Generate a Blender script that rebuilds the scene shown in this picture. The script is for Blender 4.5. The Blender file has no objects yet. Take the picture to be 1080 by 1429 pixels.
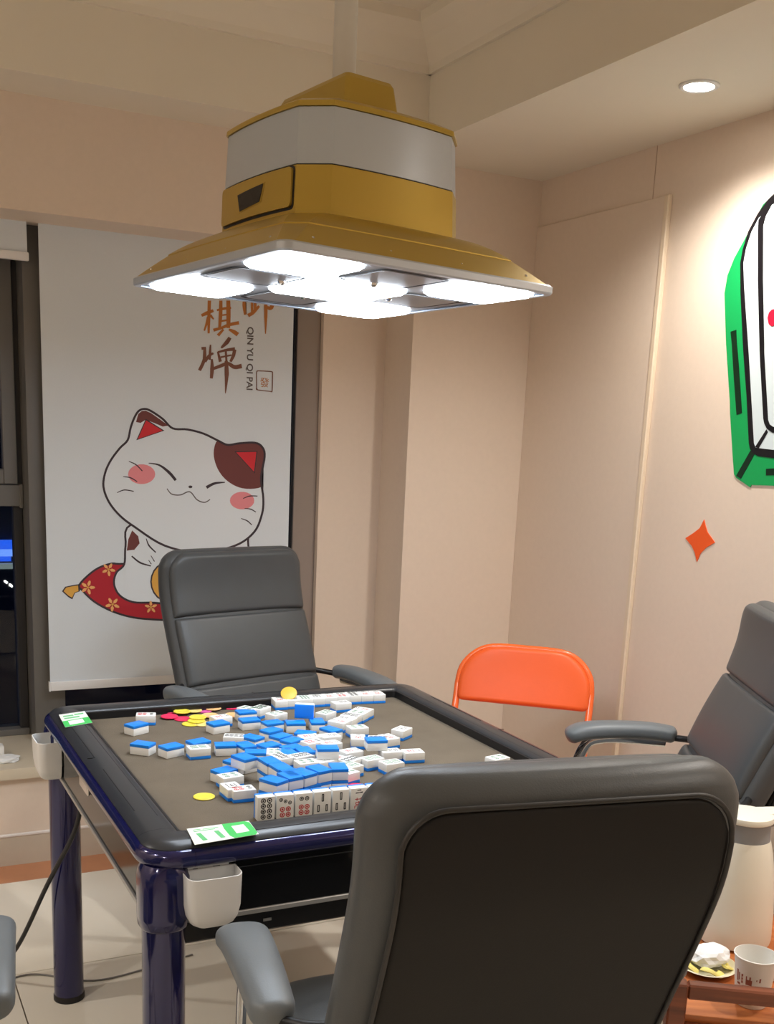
import bpy, bmesh, math, random
from mathutils import Matrix, Vector
random.seed(7)
S = bpy.context.scene
COL = S.collection
# ------------------------------------------------------------------ camera
F_PX, PPY = 1528.5, 960.0
YAW, PITCH, ROLL = .4697, .2313, -.0458
CAM = Vector((-.8953, -2.1147, 1.4186))
def cam_axes():
    cy, sy, cp, sp = math.cos(YAW), math.sin(YAW), math.cos(PITCH), math.sin(PITCH)
    f = Vector((sy*cp, cy*cp, -sp)); r = Vector((cy, -sy, 0)); d = f.cross(r)
    cr, sr = math.cos(ROLL), math.sin(ROLL)
    return cr*r + sr*d, -sr*r + cr*d, f
RT, DN, FW = cam_axes()
cd = bpy.data.cameras.new('camera'); cam = bpy.data.objects.new('camera', cd); COL.objects.link(cam)
cam.matrix_world = Matrix(((RT.x, -DN.x, -FW.x, CAM.x), (RT.y, -DN.y, -FW.y, CAM.y), (RT.z, -DN.z, -FW.z, CAM.z), (0, 0, 0, 1)))
cd.sensor_fit = 'HORIZONTAL'; cd.sensor_width = 36; cd.lens = 36*F_PX/1080
cd.shift_y = (PPY-714.5)/1080; cd.clip_start = .02; cd.clip_end = 300
S.camera = cam
def at(px, py, ax, val):
    """surveyed point: where the sight line through a photo pixel meets a plane of the room"""
    d = RT*((px-540)/F_PX) + DN*((py-PPY)/F_PX) + FW
    t = (val-CAM[ax])/d[ax]
    return CAM + d*t
# ------------------------------------------------------------------ world, exposure, big lights
w = bpy.data.worlds.new('night'); S.world = w; w.use_nodes = True
w.node_tree.nodes['Background'].inputs[0].default_value = (.012, .02, .05, 1)
w.node_tree.nodes['Background'].inputs[1].default_value = .6
vs = S.view_settings
vs.view_transform = 'Standard'; vs.look = 'None'; vs.gamma = 1; vs.use_curve_mapping = False
vs.exposure = 1.5
LAMP_EMIT = 10.0
DOWN_W = 22.0
# ------------------------------------------------------------------ materials
def lin(c):
    return tuple((v/255/12.92 if v/255 <= .04045 else ((v/255+.055)/1.055)**2.4) for v in c) + (1,)
MATS = {}
def mat(name, rgb, rough=.5, metal=0., noise=0., nscale=30., bump=0., bscale=200., emit=0., coat=0., trans=0., spec=.5, ior=1.45):
    if name in MATS: return MATS[name]
    m = bpy.data.materials.new(name); m.use_nodes = True
    nt = m.node_tree; b = nt.nodes['Principled BSDF']
    b.inputs['Base Color'].default_value = lin(rgb); b.inputs['Roughness'].default_value = rough
    b.inputs['Metallic'].default_value = metal; b.inputs['Specular IOR Level'].default_value = spec
    b.inputs['Coat Weight'].default_value = coat; b.inputs['Coat Roughness'].default_value = .08
    b.inputs['Transmission Weight'].default_value = trans; b.inputs['IOR'].default_value = ior
    tc = nt.nodes.new('ShaderNodeTexCoord')
    if noise:
        n = nt.nodes.new('ShaderNodeTexNoise'); n.inputs['Scale'].default_value = nscale; n.inputs['Detail'].default_value = 5
        nt.links.new(tc.outputs['Object'], n.inputs['Vector'])
        mx = nt.nodes.new('ShaderNodeMix'); mx.data_type = 'RGBA'
        c = lin(rgb)
        mx.inputs[6].default_value = tuple(v*(1-noise) for v in c[:3]) + (1,)
        mx.inputs[7].default_value = tuple(min(1, v*(1+noise)) for v in c[:3]) + (1,)
        nt.links.new(n.outputs['Fac'], mx.inputs[0]); nt.links.new(mx.outputs[2], b.inputs['Base Color'])
    if bump:
        n2 = nt.nodes.new('ShaderNodeTexNoise'); n2.inputs['Scale'].default_value = bscale; n2.inputs['Detail'].default_value = 3
        nt.links.new(tc.outputs['Object'], n2.inputs['Vector'])
        bp = nt.nodes.new('ShaderNodeBump'); bp.inputs['Strength'].default_value = bump; bp.inputs['Distance'].default_value = .002
        nt.links.new(n2.outputs['Fac'], bp.inputs['Height']); nt.links.new(bp.outputs['Normal'], b.inputs['Normal'])
    if emit:
        b.inputs['Emission Color'].default_value = lin(rgb); b.inputs['Emission Strength'].default_value = emit
    MATS[name] = m
    return m
def wood(name, c1, c2, scale=(3, 40, 40)):
    m = bpy.data.materials.new(name); m.use_nodes = True; nt = m.node_tree; b = nt.nodes['Principled BSDF']
    tc = nt.nodes.new('ShaderNodeTexCoord'); mp = nt.nodes.new('ShaderNodeMapping'); mp.inputs['Scale'].default_value = scale
    n = nt.nodes.new('ShaderNodeTexNoise'); n.inputs['Scale'].default_value = 1.5; n.inputs['Detail'].default_value = 6
    r = nt.nodes.new('ShaderNodeValToRGB'); r.color_ramp.elements[0].position = .35; r.color_ramp.elements[1].position = .68
    r.color_ramp.elements[0].color = lin(c1); r.color_ramp.elements[1].color = lin(c2)
    nt.links.new(tc.outputs['Object'], mp.inputs[0]); nt.links.new(mp.outputs[0], n.inputs['Vector'])
    nt.links.new(n.outputs['Fac'], r.inputs[0]); nt.links.new(r.outputs[0], b.inputs['Base Color']); b.inputs['Roughness'].default_value = .35
    MATS[name] = m; return m
M_WALL = mat('wallpaper_peach', (224, 207, 190), .75, noise=.03, nscale=60, bump=.15, bscale=350)
M_CEIL = mat('ceiling_paint', (228, 220, 203), .85, noise=.02, nscale=8)
M_SKIRT = mat('skirting_beige', (196, 184, 166), .5, noise=.05)
M_SILL = mat('sill_stone', (208, 196, 174), .35, noise=.06, nscale=12)
M_WHITE_TRIM = mat('white_caulk', (226, 220, 214), .6, noise=.03)
M_TILE = mat('floor_tile_cream', (226, 220, 206), .16, noise=.03, nscale=5)
M_GROUT = mat('grout', (120, 110, 98), .9)
M_BROWNTILE = mat('border_tile_brown', (186, 128, 92), .35, noise=.12, nscale=14)
M_ALU = mat('window_aluminium', (112, 110, 106), .45, metal=.2, noise=.03)
M_ALU_D = mat('window_gasket', (46, 45, 46), .5)
M_FABRIC = mat('blind_fabric', (214, 221, 227), .85, noise=.02, nscale=200)
M_BAR = mat('blind_bar', (228, 228, 228), .45)
M_LEATHER = mat('grey_leather', (72, 75, 77), .42, noise=.06, nscale=18, bump=.12, bscale=420)
M_LEATHER_SHADE = mat('shaded_leather', (27, 26, 25), .65, spec=.3, noise=.05, nscale=18, bump=.1, bscale=420)  # darker copy of the grey leather, backlit shade of the chair rear in its colour
M_ARM = mat('arm_leather', (104, 110, 114), .42, noise=.04, nscale=18, bump=.1, bscale=420)
M_PIPE = mat('leather_piping', (40, 39, 38), .5)
M_CHROME = mat('chrome', (215, 215, 215), .12, metal=1)
M_BLACKP = mat('black_plastic', (22, 22, 24), .4)
M_ORANGE = mat('orange_vinyl', (236, 96, 40), .42, noise=.04, nscale=20, bump=.08)
M_ORANGE_T = mat('orange_tube', (240, 105, 45), .25, coat=.4)
M_FELT = mat('brown_felt', (99, 89, 75), .95, noise=.26, nscale=11, bump=.4, bscale=500)
M_RIM = mat('rim_grey', (47, 49, 52), .3, noise=.03)
M_GROOVE = mat('rim_groove', (30, 31, 33), .5)
M_BLUE = mat('metallic_blue', (26, 26, 80), .16, metal=.35, coat=.8)
M_BLACKG = mat('gloss_black', (12, 11, 12), .09, spec=.35)
M_SILVER = mat('silver_strip', (178, 178, 176), .35, metal=.6)
M_WPL = mat('white_plastic', (222, 222, 220), .38, noise=.01)
M_TWHITE = mat('tile_white', (236, 238, 236), .28)
M_TBLUE = mat('tile_blue', (32, 134, 236), .3)
M_INK = mat('ink_black', (28, 30, 34), .6)
M_INKR = mat('ink_red', (190, 40, 48), .6)
M_INKG = mat('ink_green', (28, 110, 70), .6)
M_GOLD = mat('gold_paint', (186, 158, 68), .36, metal=.5, coat=.2)
M_LSILVER = mat('lamp_silver', (186, 195, 206), .3, metal=.3)
M_LPLATE = mat('lamp_plate', (150, 152, 156), .4, metal=.3)
M_POLE = mat('pole_white', (206, 204, 198), .35)
M_GLOW = mat('lamp_glow', (232, 243, 255), .5, emit=LAMP_EMIT)
M_DGLOW = mat('downlight_glow', (255, 246, 232), .5, emit=22)
M_PAPER = mat('paper', (232, 230, 224), .8, noise=.02)
M_GREEN = mat('sticker_green', (66, 196, 96), .45)
M_GREEN_L = mat('sticker_green_print', (96, 190, 120), .5)
M_STICK = mat('sticker_white', (232, 240, 232), .4)
WOOD = wood('walnut_wood', (92, 44, 24), (132, 70, 40))
WOOD_L = wood('orange_wood', (168, 92, 46), (200, 122, 66))
# ------------------------------------------------------------------ object helpers
def link(name, me, m=None, parent=None, smooth=False):
    o = bpy.data.objects.new(name, me); COL.objects.link(o)
    if m is not None and not me.materials:
        for mm in (m if isinstance(m, (list, tuple)) else [m]): me.materials.append(mm)
    if smooth:
        for p in me.polygons: p.use_smooth = True
    if parent is not None: o.parent = parent
    return o
def bm_obj(name, bm, m, parent=None, smooth=False, angle=None):
    bmesh.ops.recalc_face_normals(bm, faces=bm.faces)
    me = bpy.data.meshes.new(name); bm.to_mesh(me); bm.free()
    if angle is not None:
        me.shade_smooth() if hasattr(me, 'shade_smooth') else None
        me.set_sharp_from_angle(angle=math.radians(angle)); smooth = False
    return link(name, me, m, parent, smooth)
def empty(name, loc=(0, 0, 0), rz=0):
    o = bpy.data.objects.new(name, None); COL.objects.link(o); o.location = loc; o.rotation_euler = (0, 0, rz)
    o.empty_display_size = .05
    return o
def tag(o, label, cat, group=None):
    o['label'] = label; o['category'] = cat
    if group: o['group'] = group
    return o
def struct(o): o['kind'] = 'structure'; return o
def copy_tree(o, parent=None):
    c = o.copy(); COL.objects.link(c); c.parent = parent
    for ch in list(o.children): copy_tree(ch, c)
    return c
def abox(bm, lo, hi, bev=0., seg=2):
    lo, hi = Vector(lo), Vector(hi)
    r = bmesh.ops.create_cube(bm, size=1, matrix=Matrix.Translation((lo+hi)/2) @ Matrix.Diagonal((*(hi-lo), 1)))
    if bev:
        es = {e for v in r['verts'] for e in v.link_edges}
        bmesh.ops.bevel(bm, geom=list(es), offset=bev, segments=seg, affect='EDGES', profile=.6)
def box(name, lo, hi, m, parent=None, bev=0., seg=2):
    bm = bmesh.new(); abox(bm, lo, hi, bev, seg)
    return bm_obj(name, bm, m, parent, angle=35 if bev else None)
def loft(bm, rings, cap0=True, cap1=True, closed=False):
    vs_ = [[bm.verts.new(p) for p in r] for r in rings]; n = len(rings[0])
    pairs = list(zip(vs_, vs_[1:])) + ([(vs_[-1], vs_[0])] if closed else [])
    for a, b in pairs:
        for i in range(n):
            j = (i+1) % n
            bm.faces.new((a[i], a[j], b[j], b[i]))
    if not closed:
        if cap0: bm.faces.new(vs_[0][::-1])
        if cap1: bm.faces.new(vs_[-1])
def smooth_path(pts, sub=6):
    pts = [Vector(p) for p in pts]; out = []
    for i in range(len(pts)-1):
        p0 = pts[max(i-1, 0)]; p1 = pts[i]; p2 = pts[i+1]; p3 = pts[min(i+2, len(pts)-1)]
        for k in range(sub):
            t = k/sub
            out.append(.5*((2*p1)+(-p0+p2)*t+(2*p0-5*p1+4*p2-p3)*t*t+(-p0+3*p1-3*p2+p3)*t**3))
    out.append(pts[-1]); return out
def tube_bm(bm, pts, r, n=10, flat=1., smooth=0, ref=None):
    if smooth: pts = smooth_path(pts, smooth)
    pts = [Vector(p) for p in pts]
    rings = []; up = Vector(ref) if ref else None; prev = None
    for i, p in enumerate(pts):
        t = (pts[min(i+1, len(pts)-1)]-pts[max(i-1, 0)]).normalized()
        if prev is None:
            a = up or (Vector((0, 0, 1)) if abs(t.z) < .9 else Vector((1, 0, 0)))
            u = (a - t*a.dot(t)).normalized()
        else: u = (prev - t*prev.dot(t)).normalized()
        prev = u; v = t.cross(u)
        rr = r(i/(len(pts)-1)) if callable(r) else r
        rings.append([p + u*math.cos(k*math.tau/n)*rr*flat + v*math.sin(k*math.tau/n)*rr for k in range(n)])
    loft(bm, rings)
def tube(name, pts, r, m, parent=None, n=10, flat=1., smooth=0, ref=None):
    bm = bmesh.new(); tube_bm(bm, pts, r, n, flat, smooth, ref); return bm_obj(name, bm, m, parent, angle=50)
def lathe(name, prof, m, parent=None, n=32, loc=(0, 0, 0), caps=True):
    bm = bmesh.new()
    rings = [[Vector((r*math.cos(k*math.tau/n)+loc[0], r*math.sin(k*math.tau/n)+loc[1], z+loc[2])) for k in range(n)] for r, z in prof]
    loft(bm, rings, caps, caps); return bm_obj(name, bm, m, parent, angle=40)
def rsq(h, r, n=6, hy=None):
    hy = h if hy is None else hy; r = max(min(r, h-1e-4, hy-1e-4), 1e-4); o = []
    for cx, cy, a0 in ((h-r, hy-r, 0), (-h+r, hy-r, 90), (-h+r, -hy+r, 180), (h-r, -hy+r, 270)):
        for k in range(n+1):
            a = math.radians(a0+90*k/n); o.append((cx+r*math.cos(a), cy+r*math.sin(a)))
    return o
def sgnpow(c, e): return math.copysign(abs(c)**e, c)
def slab(name, prof, width, thick, m, parent=None, r_end=.04, t_end=.03, n=3.2, N=26, K=28, off=0., x0=0., shift_w=None):
    """cushion swept along a side profile (y,z); superellipse section; rounded ends"""
    P = smooth_path([Vector((0, a, b)) for a, b in prof], 8)
    L = [0]
    for a, b in zip(P, P[1:]): L.append(L[-1]+(b-a).length)
    T = L[-1]
    def samp(s):
        for i in range(len(L)-1):
            if L[i+1] >= s-1e-9:
                f = (s-L[i])/max(L[i+1]-L[i], 1e-9); return P[i].lerp(P[i+1], f), (P[i+1]-P[i]).normalized()
        return P[-1], (P[-1]-P[-2]).normalized()
    r0, r1 = (r_end if isinstance(r_end, tuple) else (r_end, r_end))
    ss = set(T*k/N for k in range(N+1))
    for rr, base in ((r0, 0), (r1, 1)):
        for k in range(7):
            s = rr*(1-math.cos(k/6*math.pi/2)); ss.add(T-s if base else s)
    for k in range(5):
        s = t_end*(1-math.cos(k/4*math.pi/2)); ss.add(s); ss.add(T-s)
    ss = sorted(ss); rings = []
    for s in ss:
        p, t = samp(min(max(s, 0), T)); nn = Vector((0, -t.z, t.y))
        if nn.y < 0 and abs(t.z) > .5: nn = -nn
        def ins(R, d): return R-math.sqrt(max(R*R-(R-d)**2, 0)) if d < R else 0
        iw = max(ins(r0, s), ins(r1, T-s)); it = max(ins(t_end, s), ins(t_end, T-s))/t_end if t_end else 0
        wf = width(s/T) if callable(width) else width
        tf = thick(s/T) if callable(thick) else thick
        hw = max(wf/2-iw, .002); ht = max(tf/2*(1-it*.85), .002)
        rings.append([p + nn*(off+ht*sgnpow(math.sin(k*math.tau/K), 2/n)) + Vector((x0+hw*sgnpow(math.cos(k*math.tau/K), 2/n), 0, 0)) for k in range(K)])
    bm = bmesh.new(); loft(bm, rings); return bm_obj(name, bm, m, parent, angle=60)
def prism_bm(bm, pts, v, mi=0):
    """polygon (list of Vector) extruded by vector v, with a material index"""
    a = [bm.verts.new(p) for p in pts]; b = [bm.verts.new(p+v) for p in pts]; n = len(a)
    fs = [bm.faces.new(a), bm.faces.new(b[::-1])] + [bm.faces.new((a[i], b[i], b[(i+1) % n], a[(i+1) % n])) for i in range(n)]
    for f in fs: f.material_index = mi
    return fs
def stroke_poly(pts, wd):
    """2-D brush stroke outline: pts polyline, wd (w0,w1[,..]) half-lerped widths"""
    P = [Vector((x, y)) for x, y in pts]
    if len(P) > 2: P = [Vector((q.x, q.y)) for q in smooth_path([Vector((a.x, a.y, 0)) for a in P], 6)]
    wd = wd if isinstance(wd, (tuple, list)) else (wd, wd)
    Lf, Rt = [], []
    for i, p in enumerate(P):
        t = (P[min(i+1, len(P)-1)]-P[max(i-1, 0)]).normalized(); nn = Vector((-t.y, t.x))
        f = i/(len(P)-1)*(len(wd)-1); k = min(int(f), len(wd)-2); h = (wd[k]+(wd[k+1]-wd[k])*(f-k))/2
        Lf.append(p+nn*h); Rt.append(p-nn*h)
    return [tuple(q) for q in Lf + Rt[::-1]]
def text_mesh(name, body, size, m, parent, mw, extrude=.0002, bold=0.):
    cu = bpy.data.curves.new(name, 'FONT'); cu.body = body; cu.size = size; cu.extrude = extrude; cu.offset = bold
    cu.align_x = 'CENTER'; cu.align_y = 'CENTER'
    to = bpy.data.objects.new(name+'_tmp', cu); COL.objects.link(to)
    dg = bpy.context.evaluated_depsgraph_get(); dg.update()
    me = bpy.data.meshes.new_from_object(to.evaluated_get(dg)); me.name = name
    bpy.data.objects.remove(to); bpy.data.curves.remove(cu)
    me.materials.clear(); me.transform(mw)
    return link(name, me, m, parent)
def ball(bm, c, r, seg=10):
    bmesh.ops.create_uvsphere(bm, u_segments=seg, v_segments=seg//2+1, radius=r, matrix=Matrix.Translation(c))
# ================================================================== ROOM
WX, WY, LX, FY = 1.386, 1.36, -2.2, -3.3        # right wall, back plane, left wall, front wall
ZS, ZC, ZH = 2.285, 2.475, 2.61                 # soffit, cornice, ceiling
# --- floor and its tiles
fl = struct(box('floor', (LX-.1, FY-.1, -.12), (WX+.1, 2.0, -.006), M_GROUT))
TP = .6; g = .0016
tile_cache = {}
def floor_tile(x0, x1, y0, y1, m=M_TILE, name='floor_tile'):
    key = (round(x1-x0, 4), round(y1-y0, 4), m.name)
    if key not in tile_cache:
        bm = bmesh.new(); abox(bm, (0, 0, -.006), (x1-x0, y1-y0, 0), .0008, 1)
        o = bm_obj(name, bm, m, fl); tile_cache[key] = o
    else:
        o = tile_cache[key].copy(); COL.objects.link(o)
    o.location = (x0, y0, 0)
xs = [-.56+TP*k for k in range(-3, 5)]; ys = [.613+TP*k for k in range(-7, 2)]
xs = [LX]+[x for x in xs if LX < x < WX]+[WX]; ys = [FY]+[y for y in ys if FY < y < 1.2]+[1.218]
for a, b in zip(xs, xs[1:]):
    for c, d in zip(ys, ys[1:]): floor_tile(a+g, b-g, c+g, d-g)
bx = [LX, -1.4, -.6, .2, 1.0, WX]
for a, b in zip(bx, bx[1:]): floor_tile(a+g, b-g, 1.218+g, WY-.002, M_BROWNTILE, 'border_tile')
# --- walls
wb = struct(box('wall_back', (.905, WY, 0), (WX+.1, 2.0, 2.7), M_WALL))                       # column right of the bay
box('bay_lintel', (LX-.1, WY, 1.98), (.905, 2.0, 2.7), M_WALL, wb)
box('bay_parapet', (LX-.1, WY, 0), (.905, 2.0, .292), M_WALL, wb)
box('bay_pier', (.662, 1.565, .33), (.905, 2.0, 1.98), M_WALL, wb)
sk = struct(box('baseboard_back', (LX, WY-.006, 0), (.905, WY, .098), M_SKIRT))
bm = bmesh.new(); abox(bm, (LX, WY-.009, .096), (.905, WY, .107), .003, 1); bm_obj('caulk_line', bm, M_WHITE_TRIM, sk)
struct(box('baseboard_back_corner', (.905, WY-.012, 0), (WX, WY, .1), M_SKIRT))
struct(box('baseboard_right', (WX-.012, FY, 0), (WX, WY-.012, .1), M_SKIRT))
struct(box('trim_1', (LX, 1.335, .292), (.905, 1.80, .33), M_SILL, bev=.006)); bpy.data.objects['trim_1'].name = 'window_sill'
wr = struct(box('wall_right', (WX, FY-.1, 0), (WX+.12, WY, 2.7), M_WALL))
struct(box('wall_left', (LX-.1, FY-.1, 0), (LX, 2.0, 2.7), M_WALL))
struct(box('wall_front', (LX, FY-.1, 0), (WX, FY, 2.7), M_WALL))
# board panel and batten on the right wall
box('wall_board', (WX-.009, .672, .1), (WX, WY, 2.134), M_WALL, wr, .0015, 1)
M_BATTEN = mat('batten_pale', (224, 206, 182), .55, noise=.04, nscale=80)
box('wall_batten', (WX-.016, .655, .1), (WX, .676, 2.134), M_BATTEN, wr, .003, 1)
box('wallpaper_seam', (WX-.0012, .7475, 2.134), (WX, .7495, ZS), mat('seam', (186, 160, 140), .8), wr)
# --- ceiling tray
struct(box('ceiling', (LX, FY, ZH), (WX, WY, 2.7), M_CEIL))
sf = struct(box('ceiling_soffit_right', (.815, FY, ZS), (WX, WY, ZH), M_CEIL))
struct(box('ceiling_soffit_back', (LX, 1.15, ZS), (.815, WY, ZH), M_CEIL))
struct(box('ceiling_soffit_left', (LX, FY+.57, ZS), (LX+.57, 1.15, ZH), M_CEIL))
struct(box('ceiling_soffit_front', (LX, FY, ZS), (.815, FY+.57, ZH), M_CEIL))
def cornice(name, x0, x1, y0, y1, ax):
    prof = [(0, ZC), (.012, ZC), (.016, ZC+.02), (.05, ZC+.075), (.085, ZC+.11), (.09, ZH), (0, ZH)]
    bm = bmesh.new(); rings = []
    for e in (0, 1):
        if ax == 'x': rings.append([Vector(((x0, x1)[e], y0-d, z)) for d, z in prof])
        else: rings.append([Vector((x0-d, (y0, y1)[e], z)) for d, z in prof])
    loft(bm, rings); struct(bm_obj(name, bm, M_CEIL))
cornice('trim_cornice_back', LX+.57, .815, 1.15, 1.15, 'x')
cornice('trim_cornice_right', .815, .815, FY+.57, 1.15, 'y')
# --- window
GY = 1.76
wn = struct(box('window_1', (-.335, 1.60, .33), (-.235, 1.80, 1.98), M_ALU, bev=.003))           # the thick mullion post carries the rest
M_JAMB = mat('jamb_taupe', (150, 136, 126), .6, noise=.03)
def wp(name, lo, hi, m=M_ALU, bev=.002): return box(name, lo, hi, m, wn, bev, 1)
wp('post_gasket', (-.2349, 1.62, .33), (-.231, 1.80, 1.98), M_ALU_D, 0)
wp('left_jamb', (LX, 1.70, .33), (LX+.06, 1.80, 1.98))
wp('right_jamb', (.574, 1.588, .33), (.662, 1.80, 1.98), M_JAMB); wp('jamb_gasket', (.568, 1.60, .33), (.574, 1.79, 1.98), M_ALU_D, 0)
wp('bottom_rail', (LX+.06, 1.715, .33), (-.336, 1.80, .352)); wp('bottom_rail', (-.23, 1.715, .33), (.568, 1.80, .352))
wp('top_rail', (LX+.06, 1.72, 1.93), (-.336, 1.80, 1.98)); wp('top_rail', (-.23, 1.72, 1.93), (.568, 1.80, 1.98))
wp('transom', (LX+.06, 1.712, 1.117), (-.345, 1.80, 1.187)); wp('transom_cap', (-.347, 1.706, 1.112), (-.336, 1.75, 1.19))
wp('transom', (-.23, 1.72, 1.117), (.568, 1.80, 1.187))
wp('sash_stile', (-.395, 1.708, 1.19), (-.352, 1.752, 1.93)); wp('sash_rail', (LX+.06, 1.708, 1.19), (-.395, 1.752, 1.238))
wp('sash_gasket', (-.351, 1.72, 1.19), (-.3355, 1.75, 1.93), M_ALU_D, 0)
wp('stile', (-.366, 1.73, .352), (-.336, 1.79, 1.117), M_ALU_D)
M_GLASS = mat('window_glass', (200, 210, 220), .02, trans=1., ior=1.3)
for i, (x0, x1, z0, z1) in enumerate(((LX+.06, -.366, .352, 1.117), (LX+.06, -.395, 1.238, 1.93), (-.231, .568, .352, 1.117), (-.231, .568, 1.187, 1.93))):
    wp('glass_pane', (x0, GY, z0), (x1, GY+.006, z1), M_GLASS, 0)
# --- the night street outside
def night_box(name, lo, hi, m): return box(name, lo, hi, m)
M_NIGHT = mat('night_facade', (26, 32, 48), .8, noise=.2, nscale=.4)
bld = tag(night_box('far_building', (-6, 38, -22), (11, 50, 18), M_NIGHT), 'dark building across the night street, seen through the left window pane', 'building')
M_BLUEGLOW = mat('blue_sign_glow', (40, 92, 220), .5, emit=.55, noise=0)
M_BLUEGLOW2 = mat('pale_blue_glow', (110, 150, 230), .5, emit=.6)
M_GREYGLOW = mat('grey_lit_band', (130, 140, 130), .5, emit=.35)
P_ = [at(-60, y, 1, 37.9) for y in (754, 766, 770, 776, 783, 787, 791, 794)]; xr = at(22, 760, 1, 37.9).x
def band(name, z1, z0, m, x0, x1): box(name, (x0, 37.7, z0), (x1, 38.0, z1), m, bld)
band('lit_blue_band', P_[0].z, P_[1].z, M_BLUEGLOW, P_[0].x-3, xr); band('lit_pale_band', P_[1].z, P_[3].z, M_BLUEGLOW2, P_[0].x-3, xr)
band('lit_blue_band', P_[3].z, P_[4].z, M_BLUEGLOW, P_[0].x-3, xr-.2); band('lit_grey_band', P_[5].z, P_[7].z, M_GREYGLOW, P_[0].x-3, xr)
M_STREET = mat('street_light_glow', (255, 248, 236), .5, emit=6)
for px, py, lb in ((8, 812, 'upper'), (15, 817, 'lower')):
    c = at(px, py, 1, 30); bm = bmesh.new(); tube_bm(bm, [c-Vector((.035, 0, -.03)), c+Vector((.035, 0, -.03))], .022, 8)
    o = bm_obj('street_light', bm, M_STREET); tag(o, lb+' small white street light seen through the dark window', 'light')
# ================================================================== BLINDS
def on_blind(px, py): p = at(px, py, 1, 1.5488); return Vector((p.x, 1.5488, p.z))
bl = empty('roller_blind', (.126, 1.55, .52)); tag(bl, 'white roller blind printed with a cat on a red cushion', 'blind')
bl_inv = Matrix.Translation((-.126, -1.55, -.52))
def bl_add(o): o.parent = bl; o.data.transform(bl_inv); return o
X0, X1, ZB = -.292, .543, .522
bl_add(box('fabric', (X0, 1.5492, ZB+.02), (X1, 1.5504, 1.98), M_FABRIC))
bl_add(box('bottom_bar', (X0, 1.542, ZB), (X1, 1.5575, ZB+.03), M_BAR, bev=.004))
bl_add(box('bar_cap', (X0-.004, 1.541, ZB-.001), (X0, 1.5585, ZB+.031), M_BAR))
b2 = empty('roller_blind', (-.6, 1.55, 1.87)); tag(b2, 'plain white roller blind rolled up high, left of the cat blind', 'blind')
i2 = Matrix.Translation((.6, -1.55, -1.87))
for o in (box('fabric', (-1.15, 1.5492, 1.89), (-.326, 1.5504, 1.98), M_FABRIC), box('bottom_bar', (-1.15, 1.541, 1.868), (-.322, 1.5585, 1.893), M_BAR, bev=.004)):
    o.parent = b2; o.data.transform(i2)
# --- the print
PC = dict(line=mat('print_line', (62, 52, 58), .8), white=mat('print_white', (220, 226, 231), .85), brown=mat('print_brown', (112, 64, 62), .85),
          red=mat('print_red', (206, 52, 60), .85), deep=mat('print_deep_red', (176, 40, 52), .85), pink=mat('print_pink', (226, 140, 146), .85),
          yellow=mat('print_yellow', (222, 168, 78), .85), flower=mat('print_flower', (238, 176, 112), .85), rust=mat('print_rust', (184, 118, 62), .85),
          umber=mat('print_umber', (126, 86, 72), .85), grey=mat('print_grey', (96, 90, 90), .85))
PK = list(PC)
class Print:
    def __init__(s): s.bm = bmesh.new(); s.k = 0
    def poly(s, pts, col, conv):
        s.k += 1; d = Vector((0, -.00003*s.k, 0))
        a = [s.bm.verts.new(on_blind(*conv(*p))+d) for p in pts]
        f = s.bm.faces.new(a); f.material_index = PK.index(col)
    def stroke(s, pts, wd, col, conv): s.poly(stroke_poly(pts, wd), col, conv)
    def outline(s, pts, w, col, conv):
        P = [Vector(p) for p in pts]; n = len(P); L, R = [], []
        for i in range(n):
            t = (P[(i+1) % n]-P[i-1]).normalized(); nn = Vector((-t.y, t.x))*w/2; L.append(P[i]+nn); R.append(P[i]-nn)
        k = s.k
        for i in range(n): s.k = k; s.poly([tuple(L[i]), tuple(L[(i+1) % n]), tuple(R[(i+1) % n]), tuple(R[i])], col, conv)
    def done(s, name):
        bmesh.ops.triangulate(s.bm, faces=s.bm.faces)
        me = bpy.data.meshes.new(name); s.bm.to_mesh(me); s.bm.free()
        return bl_add(link(name, me, [PC[k] for k in PK]))
def sm(pts, closed=True):
    P = [Vector((x, y, 0)) for x, y in pts]
    if closed:
        Q = smooth_path([P[-1]]+P+[P[0], P[1]], 5)[5:-6]
    else: Q = smooth_path(P, 5)
    return [(q.x, q.y) for q in Q]
def ell(cx, cy, rx, ry, n=22): return [(cx+rx*math.cos(k*math.tau/n), cy+ry*math.sin(k*math.tau/n)) for k in range(n)]
cv = lambda x, y: (60+x/3.176, 560+y/3.176)
pr = Print()
cush = [(365, 720), (300, 720), (230, 748), (162, 812), (178, 842), (230, 890), (310, 932), (400, 958), (505, 968), (650, 972), (800, 958), (930, 920), (1040, 860), (1060, 820), (980, 755), (900, 720), (640, 700)]
pr.poly(sm(cush), 'deep', cv); pr.outline(sm(cush), 9, 'line', cv)
tas = [(84, 842), (98, 822), (135, 814), (162, 810), (164, 842), (142, 850), (130, 878), (112, 868)]
pr.poly(tas, 'line', cv); pr.poly([(x+(125-x)*.18, y+(840-y)*.2) for x, y in tas], 'yellow', cv)
body = [(392, 545), (366, 640), (360, 722), (325, 760), (315, 810), (340, 860), (400, 890), (495, 893), (640, 905), (800, 893), (900, 880), (960, 840), (965, 780), (920, 722), (910, 640), (880, 545), (640, 500)]
pr.poly(sm(body), 'white', cv); pr.outline(sm(body), 9, 'line', cv)
pr.poly([(395, 572), (422, 598), (428, 630), (405, 658), (371, 662), (378, 612)], 'brown', cv)
pr.poly(ell(560, 800, 85, 92), 'line', cv); pr.poly(ell(560, 800, 78, 85), 'yellow', cv)
pr.stroke([(457, 608), (470, 640), (500, 670)], (3, 7, 5), 'line', cv); pr.stroke([(393, 686), (430, 715), (478, 730)], (6, 8, 5), 'line', cv)
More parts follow.
